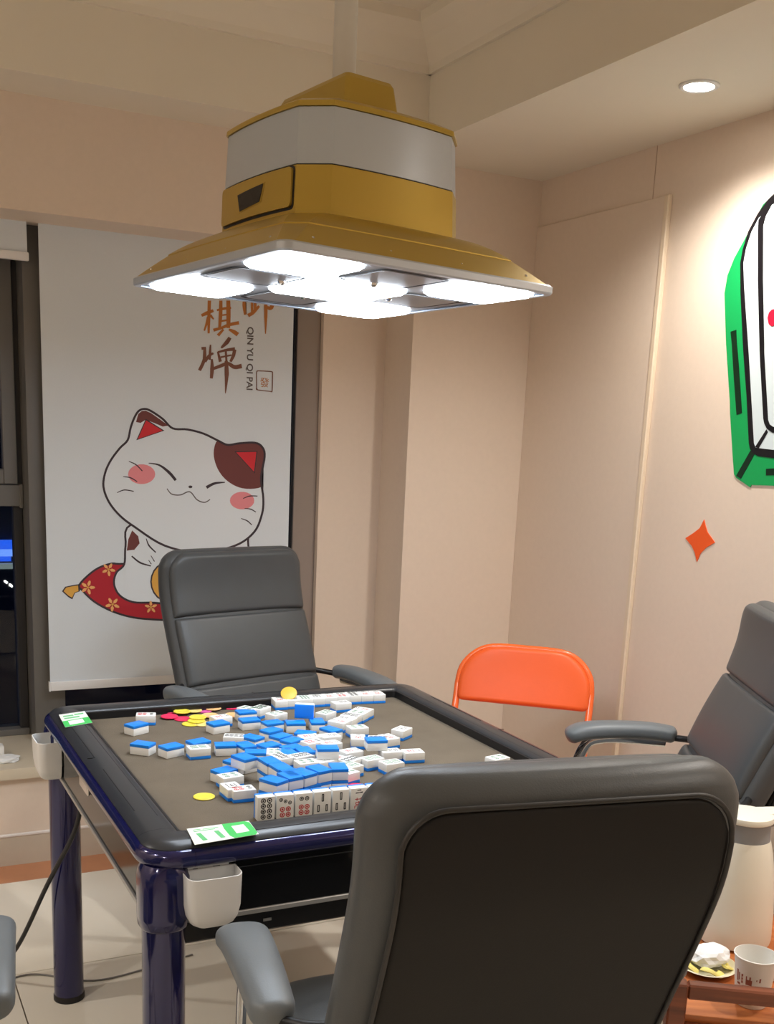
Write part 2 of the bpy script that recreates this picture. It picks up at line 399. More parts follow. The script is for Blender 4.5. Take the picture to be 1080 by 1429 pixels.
pr.stroke([(468, 704), (480, 722)], (3, 4), 'line', cv); pr.stroke([(478, 684), (494, 710)], (3, 4), 'line', cv)
head = [(375, 172), (388, 118), (405, 72), (425, 42), (452, 34), (480, 44), (530, 78), (575, 120), (640, 125), (710, 143), (775, 174), (818, 193), (872, 186), (940, 184), (972, 204), (982, 245), (966, 340), (976, 430), (970, 500), (935, 580), (850, 640), (700, 670), (540, 640), (405, 556), (340, 506), (292, 446), (268, 380), (275, 318), (300, 262), (340, 208)]
hs = sm(head)
pr.poly(hs, 'white', cv)
pr.poly([(412, 92), (422, 56), (438, 43), (455, 42), (478, 52), (525, 85), (556, 108), (530, 112), (490, 95), (455, 82), (432, 96)], 'brown', cv)
for tri in ([(455, 78), (538, 130), (413, 173)], [(848, 222), (950, 220), (938, 320)]):
    pr.poly(tri, 'line', cv); cxx = sum(p[0] for p in tri)/3; cyy = sum(p[1] for p in tri)/3
    if tri[0][0] > 800: pass
    pr.poly([(x+(cxx-x)*.13, y+(cyy-y)*.13) for x, y in tri], 'red', cv)
pat = sm([(772, 175), (756, 232), (774, 300), (818, 354), (885, 386), (966, 380), (966, 335), (980, 250), (970, 206), (938, 187), (872, 188), (815, 195)])
pr.poly(pat, 'brown', cv)
tri = [(848, 222), (950, 220), (938, 320)]; pr.poly(tri, 'line', cv); pr.poly([(x+(912-x)*.12, y+(254-y)*.12) for x, y in tri], 'red', cv)
pr.outline(hs, 9.5, 'line', cv)
pr.poly(ell(437, 323, 60, 44), 'pink', cv); pr.poly(ell(882, 440, 54, 39), 'pink', cv)
pr.stroke([(468, 274), (515, 283), (558, 315), (588, 350)], (3, 8, 13, 12), 'line', cv); pr.stroke([(724, 382), (760, 364), (806, 359)], (14, 11, 4), 'line', cv)
pr.poly(ell(653, 379, 9, 6, 10), 'line', cv)
pr.stroke([(549, 387), (570, 411), (608, 415), (650, 401), (682, 436), (715, 448), (740, 435)], (4, 5, 5, 5, 4), 'grey', cv)
for st in ([(380, 266), (412, 281), (440, 309)], [(355, 334), (388, 339), (417, 356)], [(328, 405), (360, 393), (402, 399)], [(886, 431), (915, 420), (950, 420)], [(893, 475), (920, 478), (943, 491)], [(877, 519), (905, 530), (925, 548)]):
    pr.stroke(st, (3, 5, 4), 'line', cv)
for fx, fy, fr, rr in ((198, 825, 30, 0), (308, 900, 30, .4), (478, 912, 26, .9), (290, 745, 28, .2), (760, 930, 28, .5), (930, 850, 30, .1)):
    for k in range(5):
        a = rr+k*math.tau/5; c, s_ = math.cos(a), math.sin(a)
        pr.poly([(fx+c*t*fr-s_*u*fr, fy+s_*t*fr+c*u*fr) for t, u in ((.15, 0), (.5, .24), (.95, .16), (1.1, 0), (.95, -.16), (.5, -.24))], 'flower', cv)
    pr.poly(ell(fx, fy, 5, 5, 8), 'yellow', cv)
pr.done('cat_print')
cw = lambda x, y: (240+x/5.4, 400+y/5.4)
pr = Print()
for pts, wd in [([(282, 105), (278, 220), (276, 352)], (26, 24, 16)), ([(222, 218), (262, 200), (312, 180)], (20, 28, 22)), ([(272, 228), (260, 280), (243, 332)], (20, 18, 12)), ([(288, 215), (314, 246)], (20, 10)),
                ([(368, 105), (366, 210), (358, 312)], (24, 28, 20)), ([(424, 105), (426, 210), (424, 312)], (30, 32, 28)), ([(338, 178), (390, 166), (445, 160)], (14, 20, 16)), ([(370, 216), (424, 210)], (12, 12)), ([(368, 260), (424, 252)], (14, 14)),
                ([(312, 328), (370, 312), (430, 288), (505, 272)], (24, 20, 24, 26)), ([(388, 322), (346, 368)], (16, 24)), ([(428, 322), (465, 340), (496, 362)], (14, 30, 32))]: pr.stroke(pts, wd, 'rust', cw)
for pts, wd in [([(246, 455), (244, 545), (207, 632)], (18, 26, 24)), ([(290, 438), (286, 500), (284, 552)], (10, 20, 16)), ([(222, 466), (256, 462)], (22, 18)), ([(248, 566), (280, 520), (312, 502)], (22, 22, 14)), ([(300, 546), (302, 620), (296, 692)], (14, 30, 22)),
                ([(436, 384), (412, 420), (370, 462)], (26, 32, 14)), ([(345, 490), (364, 566)], (14, 24)), ([(345, 494), (410, 478), (474, 470)], (14, 20, 28)), ([(472, 474), (462, 520), (440, 566)], (26, 26, 18)), ([(405, 484), (410, 568)], (16, 16)), ([(366, 532), (448, 516)], (14, 12)),
                ([(300, 622), (360, 600), (420, 580), (470, 606), (525, 598)], (20, 26, 26, 30, 34)), ([(408, 560), (412, 660), (402, 805)], (24, 32, 5))]: pr.stroke(pts, wd, 'umber', cw)
for pts, wd in [([(560, -70), (522, -10)], (20, 12)), ([(566, 5), (512, 90)], (22, 14)), ([(548, 60), (542, 140), (552, 212)], (20, 24, 20)), ([(612, -80), (588, -30)], (18, 12)), ([(584, -18), (672, -40)], (16, 22)), ([(630, -70), (628, 40), (626, 175)], (20, 22, 20)),
                ([(598, 40), (662, 28)], (14, 16)), ([(600, 66), (604, 190)], (16, 20)), ([(572, 218), (610, 196), (656, 146)], (28, 26, 18)), ([(684, -40), (776, -58)], (18, 22)), ([(772, -56), (768, 60), (748, 158), (706, 152)], (22, 24, 30, 20)), ([(704, -40), (706, 150), (706, 230), (704, 356)], (20, 26, 24, 6))]: pr.stroke(pts, wd, 'rust', cw)
for pts in ([(636, 650), (640, 640), (650, 635), (745, 640), (757, 650)], [(757, 650), (754, 780), (745, 790)], [(745, 790), (645, 778), (637, 765)], [(637, 765), (636, 650)]): pr.stroke(pts, 7, 'umber', cw)
pr.done('calligraphy_print')
# the romanised line runs down the cloth, and the character in the seal
ca, cb = on_blind(*cw(588, 305)), on_blind(*cw(582, 780))
mw = Matrix.Translation((ca+cb)/2+Vector((0, -.0004, 0))) @ Matrix.Rotation(math.pi/2, 4, 'X') @ Matrix.Rotation(-math.pi/2, 4, 'Z')
o = text_mesh('romanised_print', 'QIN YU QI PAI', .030, PC['grey'], None, Matrix.Identity(4), .0002, .0006)
xsz = [v.co.x for v in o.data.vertices]; sc = (ca-cb).length/(max(xsz)-min(xsz)); o.data.transform(mw @ Matrix.Diagonal((sc, sc*.95, 1, 1))); bl_add(o)
c = on_blind(*cw(697, 728)); o = text_mesh('seal_print', '發', .034, PC['rust'], None, Matrix.Translation(c+Vector((0, -.0004, 0))) @ Matrix.Rotation(math.pi/2, 4, 'X')); bl_add(o)
# ================================================================== WALL DECALS (right wall)
def on_wall(px, py): p = at(px, py, 0, WX); return Vector((WX-.0002, p.y, p.z))
def decal(name, polys, mats_):
    bm = bmesh.new()
    for k, (pts, mi) in enumerate(polys): prism_bm(bm, [on_wall(*p)-Vector((.0004*k, 0, 0)) for p in pts], Vector((-.0006, 0, 0)), mi)
    bmesh.ops.triangulate(bm, faces=bm.faces)
    me = bpy.data.meshes.new(name); bm.to_mesh(me); bm.free(); return link(name, me, mats_)
M_SGREEN = mat('acrylic_green', (20, 160, 84), .3); M_SDGREEN = mat('acrylic_dark_green', (8, 40, 22), .35); M_SBLACK = mat('acrylic_black', (22, 20, 24), .3); M_SWHITE = mat('acrylic_white', (214, 228, 232), .35); M_SRED = mat('acrylic_red', (200, 28, 60), .3)
cl = lambda x, y: (1000+x/5.95, 240+y/5.954)
cm = lambda x, y: (1000+x/6.5, 480+y/6.495)
mural = empty('wall_mural', (WX, .05, 1.25)); tag(mural, 'large green and white mahjong tile cut-out on the right wall', 'wall decor')
def mp(name, pts, m, lift, th=.0025):
    bm = bmesh.new(); prism_bm(bm, [on_wall(*p)-Vector((lift, 0, 0)) for p in pts], Vector((-th, 0, 0)))
    bmesh.ops.triangulate(bm, faces=bm.faces)
    o = bm_obj(name, bm, m); o.data.transform(Matrix.Translation(-mural.location)); o.parent = mural; return o
R_ = 1300
outer = [cl(476, 195), cl(390, 270), cl(300, 440), cl(270, 500), cl(150, 720), cl(95, 860), cl(70, 1010), (1014, 480), cm(125, 520), cm(128, 640), cm(150, 1000), cm(163, 1180), cm(185, 1215), cm(310, 1300), cm(320, 1278), cm(520, 1285), (R_-20, 702), (R_, 690), (R_, 230), (R_-30, 205), (1140, 243), (1110, 255)]
mp('green_side', outer, M_SGREEN, 0)
blk = [cl(476, 190), cl(430, 235), cl(350, 345), cl(270, 495), cl(225, 640), cl(203, 760), cl(205, 1000), cl(225, 1429), cm(252, 100), cm(280, 480), cm(300, 900), cm(310, 950), cm(335, 990), cm(385, 1018), cm(520, 1035), (R_-30, 652), (R_-10, 640), (R_-8, 262), (R_-30, 235), (1140, 240), (1108, 252)]
mp('black_outline', blk, M_SBLACK, .0026, .001)
whi = [cl(360, 385), cl(300, 500), cl(255, 640), cl(233, 760), cl(240, 960), cl(272, 1429), cm(305, 120), cm(350, 900), cm(365, 940), cm(400, 945), cm(520, 960), (R_-40, 636), (R_-24, 625), (R_-22, 280), (R_-40, 258), (1140, 262), (1096, 280), cl(420, 330)]
mp('white_side', whi, M_SWHITE, .0037, .001)
mp('black_inner_outline', [cl(476, 225), cl(415, 320), cl(360, 400), cl(355, 500), cl(355, 900), cl(368, 1429), cm(405, 100), cm(437, 680), cm(445, 720), cm(470, 770), cm(520, 805), (R_-60, 612), (R_-44, 600), (R_-42, 292), (R_-60, 270), (1150, 262), (1110, 262)], M_SBLACK, .0048, .001)
mp('white_face', [cl(476, 275), cl(425, 370), cl(404, 450), cl(402, 900), cl(412, 1429), cm(450, 80), cm(485, 690), cm(500, 730), cm(530, 752), (R_-70, 602), (R_-54, 590), (R_-52, 302), (R_-70, 282), (1150, 276), (1110, 272)], M_SWHITE, .0059, .001)
mp('red_stroke', [cl(476, 1145), cl(452, 1170), cl(440, 1215), cl(450, 1265), cl(476, 1285), (1090, 452), (1100, 440), (1098, 428)], M_SRED, .007, .001)
mp('dark_groove', [cl(122, 1328), cl(170, 1312), cm(192, 0), cm(210, 200), cm(238, 625), cm(188, 645), cm(165, 330), cm(145, 0)], M_SDGREEN, .0026, .0008)
mp('dark_groove', [cm(315, 965), cm(352, 1000), cm(228, 1222), cm(185, 1195)], M_SDGREEN, .0026, .0008)
mp('dark_groove', [cm(455, 1132), cm(520, 1128), (1180, 656), (1180, 665), cm(520, 1190), cm(455, 1192)], M_SDGREEN, .0026, .0008)
mp('dark_groove', [cm(465, 775), cm(478, 800), cm(395, 945), cm(362, 935)], M_SBLACK, .0048, .001)
st = [(983, 725), (985, 734), (988, 743), (998, 757), (986, 764), (978, 772), (973, 784), (970, 771), (966, 762), (957, 751), (968, 744), (977, 737)]
star = empty('star_sticker', (WX, .38, 1.14)); bm = bmesh.new(); prism_bm(bm, [on_wall(*p) for p in st], Vector((-.002, 0, 0))); bmesh.ops.triangulate(bm, faces=bm.faces)
o = bm_obj('star_shape', bm, mat('acrylic_orange', (238, 92, 32), .4)); o.data.transform(Matrix.Translation(-star.location)); o.parent = star
tag(star, 'orange four-pointed star sticker on the right wall', 'sticker')
# ================================================================== DOWNLIGHTS
def downlight(x, y, label):
    r = empty('downlight', (x, y, ZS)); tag(r, label, 'light')
    bm = bmesh.new(); n = 28
    rings = [[Vector((rr*math.cos(k*math.tau/n), rr*math.sin(k*math.tau/n), z)) for k in range(n)] for rr, z in ((.050, 0), (.050, -.003), (.046, -.006), (.038, -.005), (.036, .0), (.046, -.0005))]
    loft(bm, rings, closed=True); bm_obj('trim_ring', bm, M_WPL, r, angle=40)
    lathe('diffuser', [(.036, -.001), (.036, -.003), (.02, -.004), (.002, -.0045)], M_DGLOW, r, 24)
    ld = bpy.data.lights.new('downlight_beam', 'SPOT'); ld.energy = DOWN_W; ld.color = (1, .94, .87); ld.spot_size = 2.5; ld.spot_blend = .8; ld.shadow_soft_size = .035
    lo = bpy.data.objects.new('downlight_beam', ld); COL.objects.link(lo); lo.parent = r; lo.location = (0, 0, -.012)
downlight(1.092, .24, 'round recessed downlight glowing in the right ceiling soffit')
downlight(1.092, -.95, 'recessed downlight in the right soffit, second from the back wall')
downlight(1.092, -2.15, 'recessed downlight in the right soffit, nearest the front wall')
downlight(-1.9, .5, 'added unseen downlight in the left soffit, nearest the window')  # left soffit lamps are added out of view to raise the ambient light
downlight(-1.9, -.75, 'added unseen downlight in the left soffit, second from the window')
downlight(-1.9, -2.0, 'added unseen downlight in the left soffit, beside the photographer')
# ================================================================== MAHJONG TABLE LAMP
LP = Vector((.0325, .0146, 1.685)); LROT = math.radians(9.431)
lamp = empty('ceiling_lamp', LP); tag(lamp, 'gold and silver square mahjong lamp hanging over the table', 'lamp')
nz = Vector((.0099, .0243, 1)).normalized(); q = Vector((0, 0, 1)).rotation_difference(nz).to_matrix().to_4x4() @ Matrix.Rotation(LROT, 4, 'Z')
def lp(o): o.data.transform(q); o.parent = lamp; return o
def bulge(b, c, z, k=.009, n=9):
    """chamfered square with softly bowed sides"""
    o = []
    cs = [((b, -(b-c)), (b, b-c)), ((b-c, b), (-(b-c), b)), ((-b, b-c), (-b, -(b-c))), ((-(b-c), -b), (b-c, -b))]
    for (x0, y0), (x1, y1) in cs:
        nx, ny = (y1-y0), -(x1-x0); l = math.hypot(nx, ny); nx /= l; ny /= l
        for i in range(n):
            t = i/(n-1); h = k*(1-(2*t-1)**2); o.append(Vector((x0+(x1-x0)*t+nx*h, y0+(y1-y0)*t+ny*h, z)))
    return o
def ring_obj(name, rings, m, cap0=True, cap1=True, ang=18): 
    bm = bmesh.new(); loft(bm, rings, cap0, cap1); return lp(bm_obj(name, bm, m, angle=ang))
LH = .3086
# bottom frame, plate
def rs(h, r, z, n=8): return [Vector((x, y, z)) for x, y in rsq(h, r, n)]
ring_obj('bezel', [rs(LH-.012, .02, 0), rs(LH-.002, .022, 0), rs(LH, .022, .003), rs(LH, .022, .014), rs(LH-.003, .022, .017), rs(LH-.012, .02, .017)], M_LSILVER, False, False)
ring_obj('bottom_plate', [rs(LH-.006, .02, .004), rs(LH-.006, .02, .010)], M_LPLATE)
# shade: from the bezel up to the body, gently domed
def morph(t):
    h = LH-.004 + (.187-(LH-.004))*t
    z = .017 + .076*math.sin(t*math.pi/2*.92)/math.sin(math.pi/2*.92)
    c = .022+(.046-.022)*t
    if t > .38: z += .0022
    return bulge(h, c, z, .009*t+.001)
ring_obj('shade', [morph(t) for t in (0, .1, .2, .3, .38, .3801, .5, .6, .7, .8, .9, 1)], M_GOLD, False, True, 16)
B, CH = .182, .046
ring_obj('lower_body', [bulge(B+.004, CH, .088), bulge(B+.001, CH, .179)], M_GOLD)
ring_obj('seam_band', [bulge(B-.002, CH, .178), bulge(B-.002, CH, .182)], M_GROOVE)
ring_obj('silver_band', [bulge(B, CH, .1815), bulge(B-.004, CH, .276)], M_LSILVER)
ring_obj('top_cap', [bulge(B-.001, CH, .277), bulge(B-.002, CH, .286), bulge(B-.02, CH, .296), bulge(B-.1, CH*.6, .302)], M_GOLD)
ring_obj('crown', [[Vector((x, y, z)) for x, y in [(a_, b_+.026) for a_, b_ in rsq(hx, .01, 4, hy)]] for hx, hy, z in ((.064, .134, .298), (.062, .131, .312), (.056, .122, .362), (.052, .117, .370), (.03, .06, .373))], M_GOLD)
bm = bmesh.new(); tube_bm(bm, [Vector((0, 0, .345)), Vector((0, 0, ZH-LP.z))], .0225, 20); bm_obj('pole', bm, M_POLE, lamp, angle=40)
bm = bmesh.new(); loft(bm, [[Vector((r_*math.cos(k*math.tau/28), r_*math.sin(k*math.tau/28), z)) for k in range(28)] for r_, z in ((.03, ZH-LP.z-.045), (.06, ZH-LP.z-.035), (.065, ZH-LP.z))]); bm_obj('ceiling_canopy', bm, M_POLE, lamp, angle=40)
# drawer on the left face (local -x)
def face_x(y, z, out=0.): t = (y/(B-CH)); return Vector((-(B+.0042-(z-.088)*.033)-.009*(1-t*t)-out, y, z))
def patch(name, y0, y1, z0, z1, out, th, m, r=.008):
    pts = [(y0+(y1-y0)*(.5+.5*x/1), z0+(z1-z0)*(.5+.5*yy/1)) for x, yy in [(a/((y1-y0)/2), b_/((z1-z0)/2)) for a, b_ in rsq((y1-y0)/2, r, 4, (z1-z0)/2)]]
    # subdivide long edges so the patch follows the bow
    full = []
    for (a0, b0), (a1, b1) in zip(pts, pts[1:]+pts[:1]):
        n = max(1, int(abs(a1-a0)/.02))
        full += [(a0+(a1-a0)*k/n, b0+(b1-b0)*k/n) for k in range(n)]
    bm = bmesh.new()
    a = [face_x(y, z, out-.002) for y, z in full]; b = [face_x(y, z, out+th) for y, z in full]
    cen_y = (y0+y1)/2
    top = []
    va = [bm.verts.new(p) for p in a]; vb = [bm.verts.new(p) for p in b]; nn = len(va)
    for i in range(nn): bm.faces.new((va[i], va[(i+1) % nn], vb[(i+1) % nn], vb[i]))
    mid = [bm.verts.new(face_x(y, (z0+z1)/2, out+th)) for y, z in full]
    for i in range(nn):
        try: bm.faces.new((vb[i], vb[(i+1) % nn], mid[(i+1) % nn], mid[i]))
        except ValueError: pass
    bmesh.ops.remove_doubles(bm, verts=bm.verts, dist=1e-5)
    return lp(bm_obj(name, bm, m, angle=30))
patch('drawer_gap', -.1345, .134, .1045, .1785, .0002, .0006, M_BLACKP)
dr = patch('drawer', -.130, .134, .109, .1765, .001, .004, M_GOLD)
def quad_patch(name, pts, out, m, parent):
    bm = bmesh.new(); full = []
    for (a0, b0), (a1, b1) in zip(pts, pts[1:]+pts[:1]): full += [(a0+(a1-a0)*k/4, b0+(b1-b0)*k/4) for k in range(4)]
    a = [bm.verts.new(face_x(y, z, out)) for y, z in full]; b = [bm.verts.new(face_x(y, z, out+.0008)) for y, z in full]; n = len(a)
    bm.faces.new(b); bm.faces.new(a[::-1])
    for i in range(n): bm.faces.new((a[i], a[(i+1) % n], b[(i+1) % n], b[i]))
    o = bm_obj(name, bm, m); o.data.transform(q); o.parent = parent; return o
hb = quad_patch('pull_rim', [(.058, .156), (-.050, .162), (-.038, .128), (.046, .121)], .005, M_GOLD, dr)
quad_patch('pull_recess', [(.054, .1545), (-.045, .160), (-.034, .130), (.042, .1235)], .006, M_BLACKP, dr)
# rivets along the shade edge
for sx, sy in ((-1, 0), (0, -1), (1, 0), (0, 1)):
    for t in (-.24, -.08, .08, .24):
        bm = bmesh.new(); p = Vector((sx*(LH-.018)+(t if sx == 0 else 0), sy*(LH-.018)+(t if sy == 0 else 0), .028)); ball(bm, p, .0035, 8); lp(bm_obj('rivet', bm, M_CHROME))
# light panels
for i, (x, y) in enumerate(((-1, -1), (-1, 1), (0, 0), (1, -1), (1, 1))):
    h = .083 if (x or y) else .106
    o = ring_obj('light_panel', [[Vector((x*.200+a, y*.200+b_, z)) for a, b_ in rsq(hh, .022, 6)] for hh, z in ((h, .006), (h, .0), (h-.006, -.005), (h-.03, -.006))], M_GLOW)
for i, (x, y) in enumerate(((-1, 0), (0, -1), (1, 0), (0, 1))):
    rim_ = [[Vector((x*.19+a, y*.19+b_, z)) for a, b_ in rsq(hh, .02, 4)] for hh, z in ((.080, .003), (.080, .0025), (.076, .0025), (.076, .0038))]
    bm = bmesh.new(); loft(bm, rim_, closed=True); lp(bm_obj('vent_outline', bm, M_GROOVE))
    ring_obj('vent_panel', [[Vector((x*.19+a, y*.19+b_, z)) for a, b_ in rsq(.07, .016, 4)] for z in (.004, .002)], M_LPLATE)
for x, y in ((-.128, 0), (.128, 0), (0, -.128), (0, .128)):
    bm = bmesh.new(); ball(bm, Vector((x, y, .002)), .008, 10); lp(bm_obj('sensor_button', bm, M_CHROME))
# ================================================================== MAHJONG TABLE
TH = .74; TS = .48
tb = empty('mahjong_table', (0, 0, 0)); tag(tb, 'automatic mahjong table with brown felt, grey rim and blue legs', 'table')
FZ = .7255; INN = .412
bm = bmesh.new(); loft(bm, [[Vector((x, y, z)) for x, y in rsq(INN+.01, .02, 4)] for z in (FZ-.012, FZ)]); bm_obj('playing_mat', bm, M_FELT, tb, angle=30)
def ring_piece(name, prof, a0, a1, m, corner):
    """prof: list of (half, radius, z); pieces cut out of a rounded-square ring"""
    bm = bmesh.new(); n = 10; secs = []
    def pt(h, r, side, t):
        # side 0..3 straight part centre directions, corner arcs
        return None
    ang = math.radians(a0)
    for k in range(n+1 if corner else 2):
        sec = []
        for h, r, z in prof:
            if corner:
                a = math.radians(1.2)+(math.pi/2-math.radians(2.4))*k/n
                x, y = h-r+r*math.cos(a), h-r+r*math.sin(a)
            else:
                x, y = h, (-(h-r), (h-r))[k]
                lim = TS-.075; x, y = h, (-lim, lim)[k]
            sec.append(Vector((x*math.cos(ang)-y*math.sin(ang), x*math.sin(ang)+y*math.cos(ang), z)))
        secs.append(sec)
    if corner:
        lim = TS-.0745
        def mk(swap):
            s = []
            for h, r, z in prof:
                x, y = (lim, h) if swap else (h, lim)
                s.append(Vector((x*math.cos(ang)-y*math.sin(ang), x*math.sin(ang)+y*math.cos(ang), z)))
            return s
        secs = [mk(False)]+secs+[mk(True)]
    loft(bm, secs); return bm_obj(name, bm, m, tb, angle=40)
RO = .052
def rr_(h): return max(RO-(TS-h), .006)
rimp = [(h, rr_(h), z) for h, z in ((TS, TH-.02), (TS, TH), (TS-.006, TH+.0055), (TS-.02, TH+.0095), (TS-.04, TH+.011), (TS-.058, TH+.0095), (INN+.003, TH+.006), (INN, TH+.002), (INN, FZ-.012))]
tubp = [(TS-.003+.0165*math.cos(a)*.95, rr_(TS)+.0165*math.cos(a), TH-.0175+.0165*math.sin(a)) for a in [math.radians(d) for d in range(-90, 91, 18)]] + [(TS-.012, rr_(TS-.012), TH-.003), (TS-.012, rr_(TS-.012), TH-.032)]
for k in range(4):
    ring_piece('rim_side', rimp, 90*k, 0, M_RIM, False); ring_piece('rim_corner', rimp, 90*k, 0, M_RIM, True)
    ring_piece('edge_tube', tubp, 90*k, 0, M_BLUE, False); ring_piece('edge_tube_corner', tubp, 90*k, 0, M_BLUE, True)
bm = bmesh.new(); loft(bm, [[Vector((x, y, z)) for x, y in rsq(h, .01, 4)] for h, z in ((INN+.0005, FZ-.005), (INN+.0005, TH+.0035), (INN-.004, TH+.0035), (INN-.0045, TH+.002), (INN-.0045, FZ-.005))], closed=True); bm_obj('rim_lip', bm, M_BLACKP, tb)
# inlay grooves along the rim
for k in range(4):
    a = math.radians(90*k+180); Rz = Matrix.Rotation(a, 4, 'Z')
    for lo, hi in (((.4585, -.41, TH+.0085), (.4600, -.03, TH+.0102)), ((.4585, .05, TH+.0085), (.4600, .30, TH+.0102)), ((.4600, -.032, TH+.0082), (.4735, -.0305, TH+.0094)), ((.428, -.33, TH+.0088), (.4292, .34, TH+.0102))):
        bm = bmesh.new(); abox(bm, lo, hi); bm.transform(Rz); bm_obj('rim_groove', bm, M_GROOVE, tb)
# skirt: gloss panels and silver strips; belly box
for k in range(4):
    Rz = Matrix.Rotation(math.radians(90*k), 4, 'Z')
    bm = bmesh.new(); abox(bm, (.452, -.41, .612), (.470, .41, TH-.03)); bm.transform(Rz); pn = bm_obj('side_panel', bm, M_BLACKG, tb)
    bm = bmesh.new(); abox(bm, (.448, -.41, .603), (.474, .41, .612), .001, 1); bm.transform(Rz); bm_obj('silver_strip', bm, M_SILVER, pn)
    bm = bmesh.new(); abox(bm, (.4702, -.40, .690), (.4708, .40, .6915)); bm.transform(Rz); bm_obj('panel_line', bm, M_RIM, pn)
bm = bmesh.new(); abox(bm, (-.445, -.445, .552), (.445, .445, .603), .004, 1); bm_obj('belly_box', bm, M_BLACKP, tb)
bm = bmesh.new(); abox(bm, (-.27, -.447, .572), (-.255, -.4455, .577)); bm_obj('belly_label', bm, M_SILVER, tb)
bm = bmesh.new(); abox(bm, (-.478, .02, .672), (-.4705, .10, .704), .003, 1); bm_obj('side_latch', bm, M_CHROME, tb)
for k in range(4):
    sx, sy = ((-1, -1), (1, -1), (1, 1), (-1, 1))[k]
    lx, ly = sx*.4475, sy*.4475
    lg = lathe('leg', [(.036, 0), (.036, .02), (.036, .62)], M_BLUE, tb, 28, (lx, ly, 0))
    lathe('foot_cap', [(.0375, 0), (.0375, .012), (.036, .016)], M_BLACKP, lg, 28, (lx, ly, 0))
    bm = bmesh.new(); loft(bm, [[Vector((lx+x, ly+y, z)) for x, y in rsq(h, .034, 7)] for h, z in ((.038, .598), (.0415, .603), (.0425, .62), (.0425, .690), (.040, .702), (.035, .712), (.02, TH-.03))]); bm_obj('leg_collar', bm, M_BLUE, lg, angle=40)
# stickers
def sticker(corners, green_side, labelled):
    z = TH+.0115
    A, Bq, C, D = [at(*p, 2, z) for p in corners]     # top-left, top-right, bottom-right, bottom-left
    def uv(u, v, dz=0): p = A.lerp(Bq, u).lerp(D.lerp(C, u), v); return Vector((p.x, p.y, z-.0003+dz))
    bm = bmesh.new(); prism_bm(bm, [uv(0, 0), uv(1, 0), uv(1, 1), uv(0, 1)], Vector((0, 0, .0005))); s = bm_obj('number_sticker', bm, M_STICK, tb)
    gp = {'r': [(.56, 0), (.93, 0), (.99, .12), (1, .88), (.95, 1), (.62, 1), (.57, .8), (.55, .3)], 'b': [(0, .55), (1, .5), (1, 1), (0, 1)]}[green_side]
    bm = bmesh.new(); prism_bm(bm, [uv(*p, .0005) for p in gp], Vector((0, 0, .0002))); bm_obj('green_field', bm, M_GREEN, s)
    wq = {'r': [(.68, .22), (.88, .20), (.90, .72), (.69, .74)], 'b': [(.2, .6), (.75, .57), (.75, .88), (.2, .9)]}[green_side]
    bm = bmesh.new(); prism_bm(bm, [uv(*p, .0007) for p in wq], Vector((0, 0, .0002))); bm_obj('white_square', bm, M_STICK, s)
    ex = (uv(1, .5)-uv(0, .5)).normalized(); ey = (uv(.5, 0)-uv(.5, 1)); ey = (ey-ex*ey.dot(ex)).normalized()
    if green_side == 'r':
        c = uv(.30, .64, .0007); mm = Matrix(((ex.x, ey.x, 0, c.x), (ex.y, ey.y, 0, c.y), (0, 0, 1, c.z), (0, 0, 0, 1)))
        o = text_mesh('number_print', '11', .050, M_GREEN_L, None, mm @ Matrix.Diagonal((1.25, .95, 1, 1)), .0001, .0008); o.parent = s
        for a0, a1, v in ((.08, .2, .12), (.23, .48, .14), (.08, .42, .22)):
            bm = bmesh.new(); prism_bm(bm, [uv(a0, v, .0005), uv(a1, v, .0005), uv(a1, v+.035, .0005), uv(a0, v+.035, .0005)], Vector((0, 0, .0002))); bm_obj('small_print', bm, M_GREEN_L, s)
    else:
        for a0, a1, v in ((.12, .5, .15), (.55, .9, .12), (.12, .7, .32)):
            bm = bmesh.new(); prism_bm(bm, [uv(a0, v, .0005), uv(a1, v, .0005), uv(a1, v+.09, .0005), uv(a0, v+.09, .0005)], Vector((0, 0, .0002))); bm_obj('small_print', bm, M_GREEN_L, s)
sticker([(260.5, 1156.7), (347, 1145.5), (361, 1164), (271.7, 1179)], 'r', True)
sticker([(82, 997.5), (118, 992.5), (129, 1008.5), (91, 1015)], 'b', False)
# ------------------------------------------------------------------ cup holders hanging on the skirt
def cup_holder(loc, rz, label):
    r = empty('cup_holder', loc, rz); tag(r, label, 'cup holder', 'cup holders on the table skirt')
    # local: +x out of the table, y along the side
    def sec(h, d, z, t=0):
        pts = []
        for k in range(13): a = -math.pi/2+math.pi*k/12; pts.append(Vector((d-.02-t+(.02)*1.0*math.cos(a)+0, (h-.016-t)*(-1 if k < 6 else 1 if k > 6 else 0)+(.016)*math.sin(a), z)))
        return [Vector((.002+t, -h+t, z))]+pts+[Vector((.002+t, h-t, z))]
    zs = ((-.093, .020, .032), (-.091, .029, .040), (-.085, .0365, .046), (-.074, .042, .050), (-.055, .0455, .053), (0, .0465, .055))
    rings = [sec(h, d, z) for z, h, d in zs] + [sec(.0475, .055, 0, .0025)] + [sec(h, d, z+.003, .0025) for z, h, d in zs[::-1][1:]]
    bm = bmesh.new(); loft(bm, rings); bm_obj('cup', bm, M_WPL, r, angle=50)
    box('back_plate', (-.001, -.036, -.06), (.003, .036, .012), M_WPL, r, .001, 1)
    lathe('cup_logo_hole', [(.003, -.0), (.003, .002)], M_BLACKP, r, 10, (.0035, -.02, 0)) if False else None
    box('screw_slot', (.0028, -.026, -.004), (.0036, -.018, .001), M_BLACKP, r); box('screw_slot', (.0028, .008, -.004), (.0036, .02, .001), M_BLACKP, r)
cup_holder((-.379, -.4705, .700), -math.pi/2, 'white plastic cup holder on the table front, beside the near left leg')
cup_holder((-.4705, .372, .700), math.pi, 'white plastic cup holder on the table side, at the far left corner')
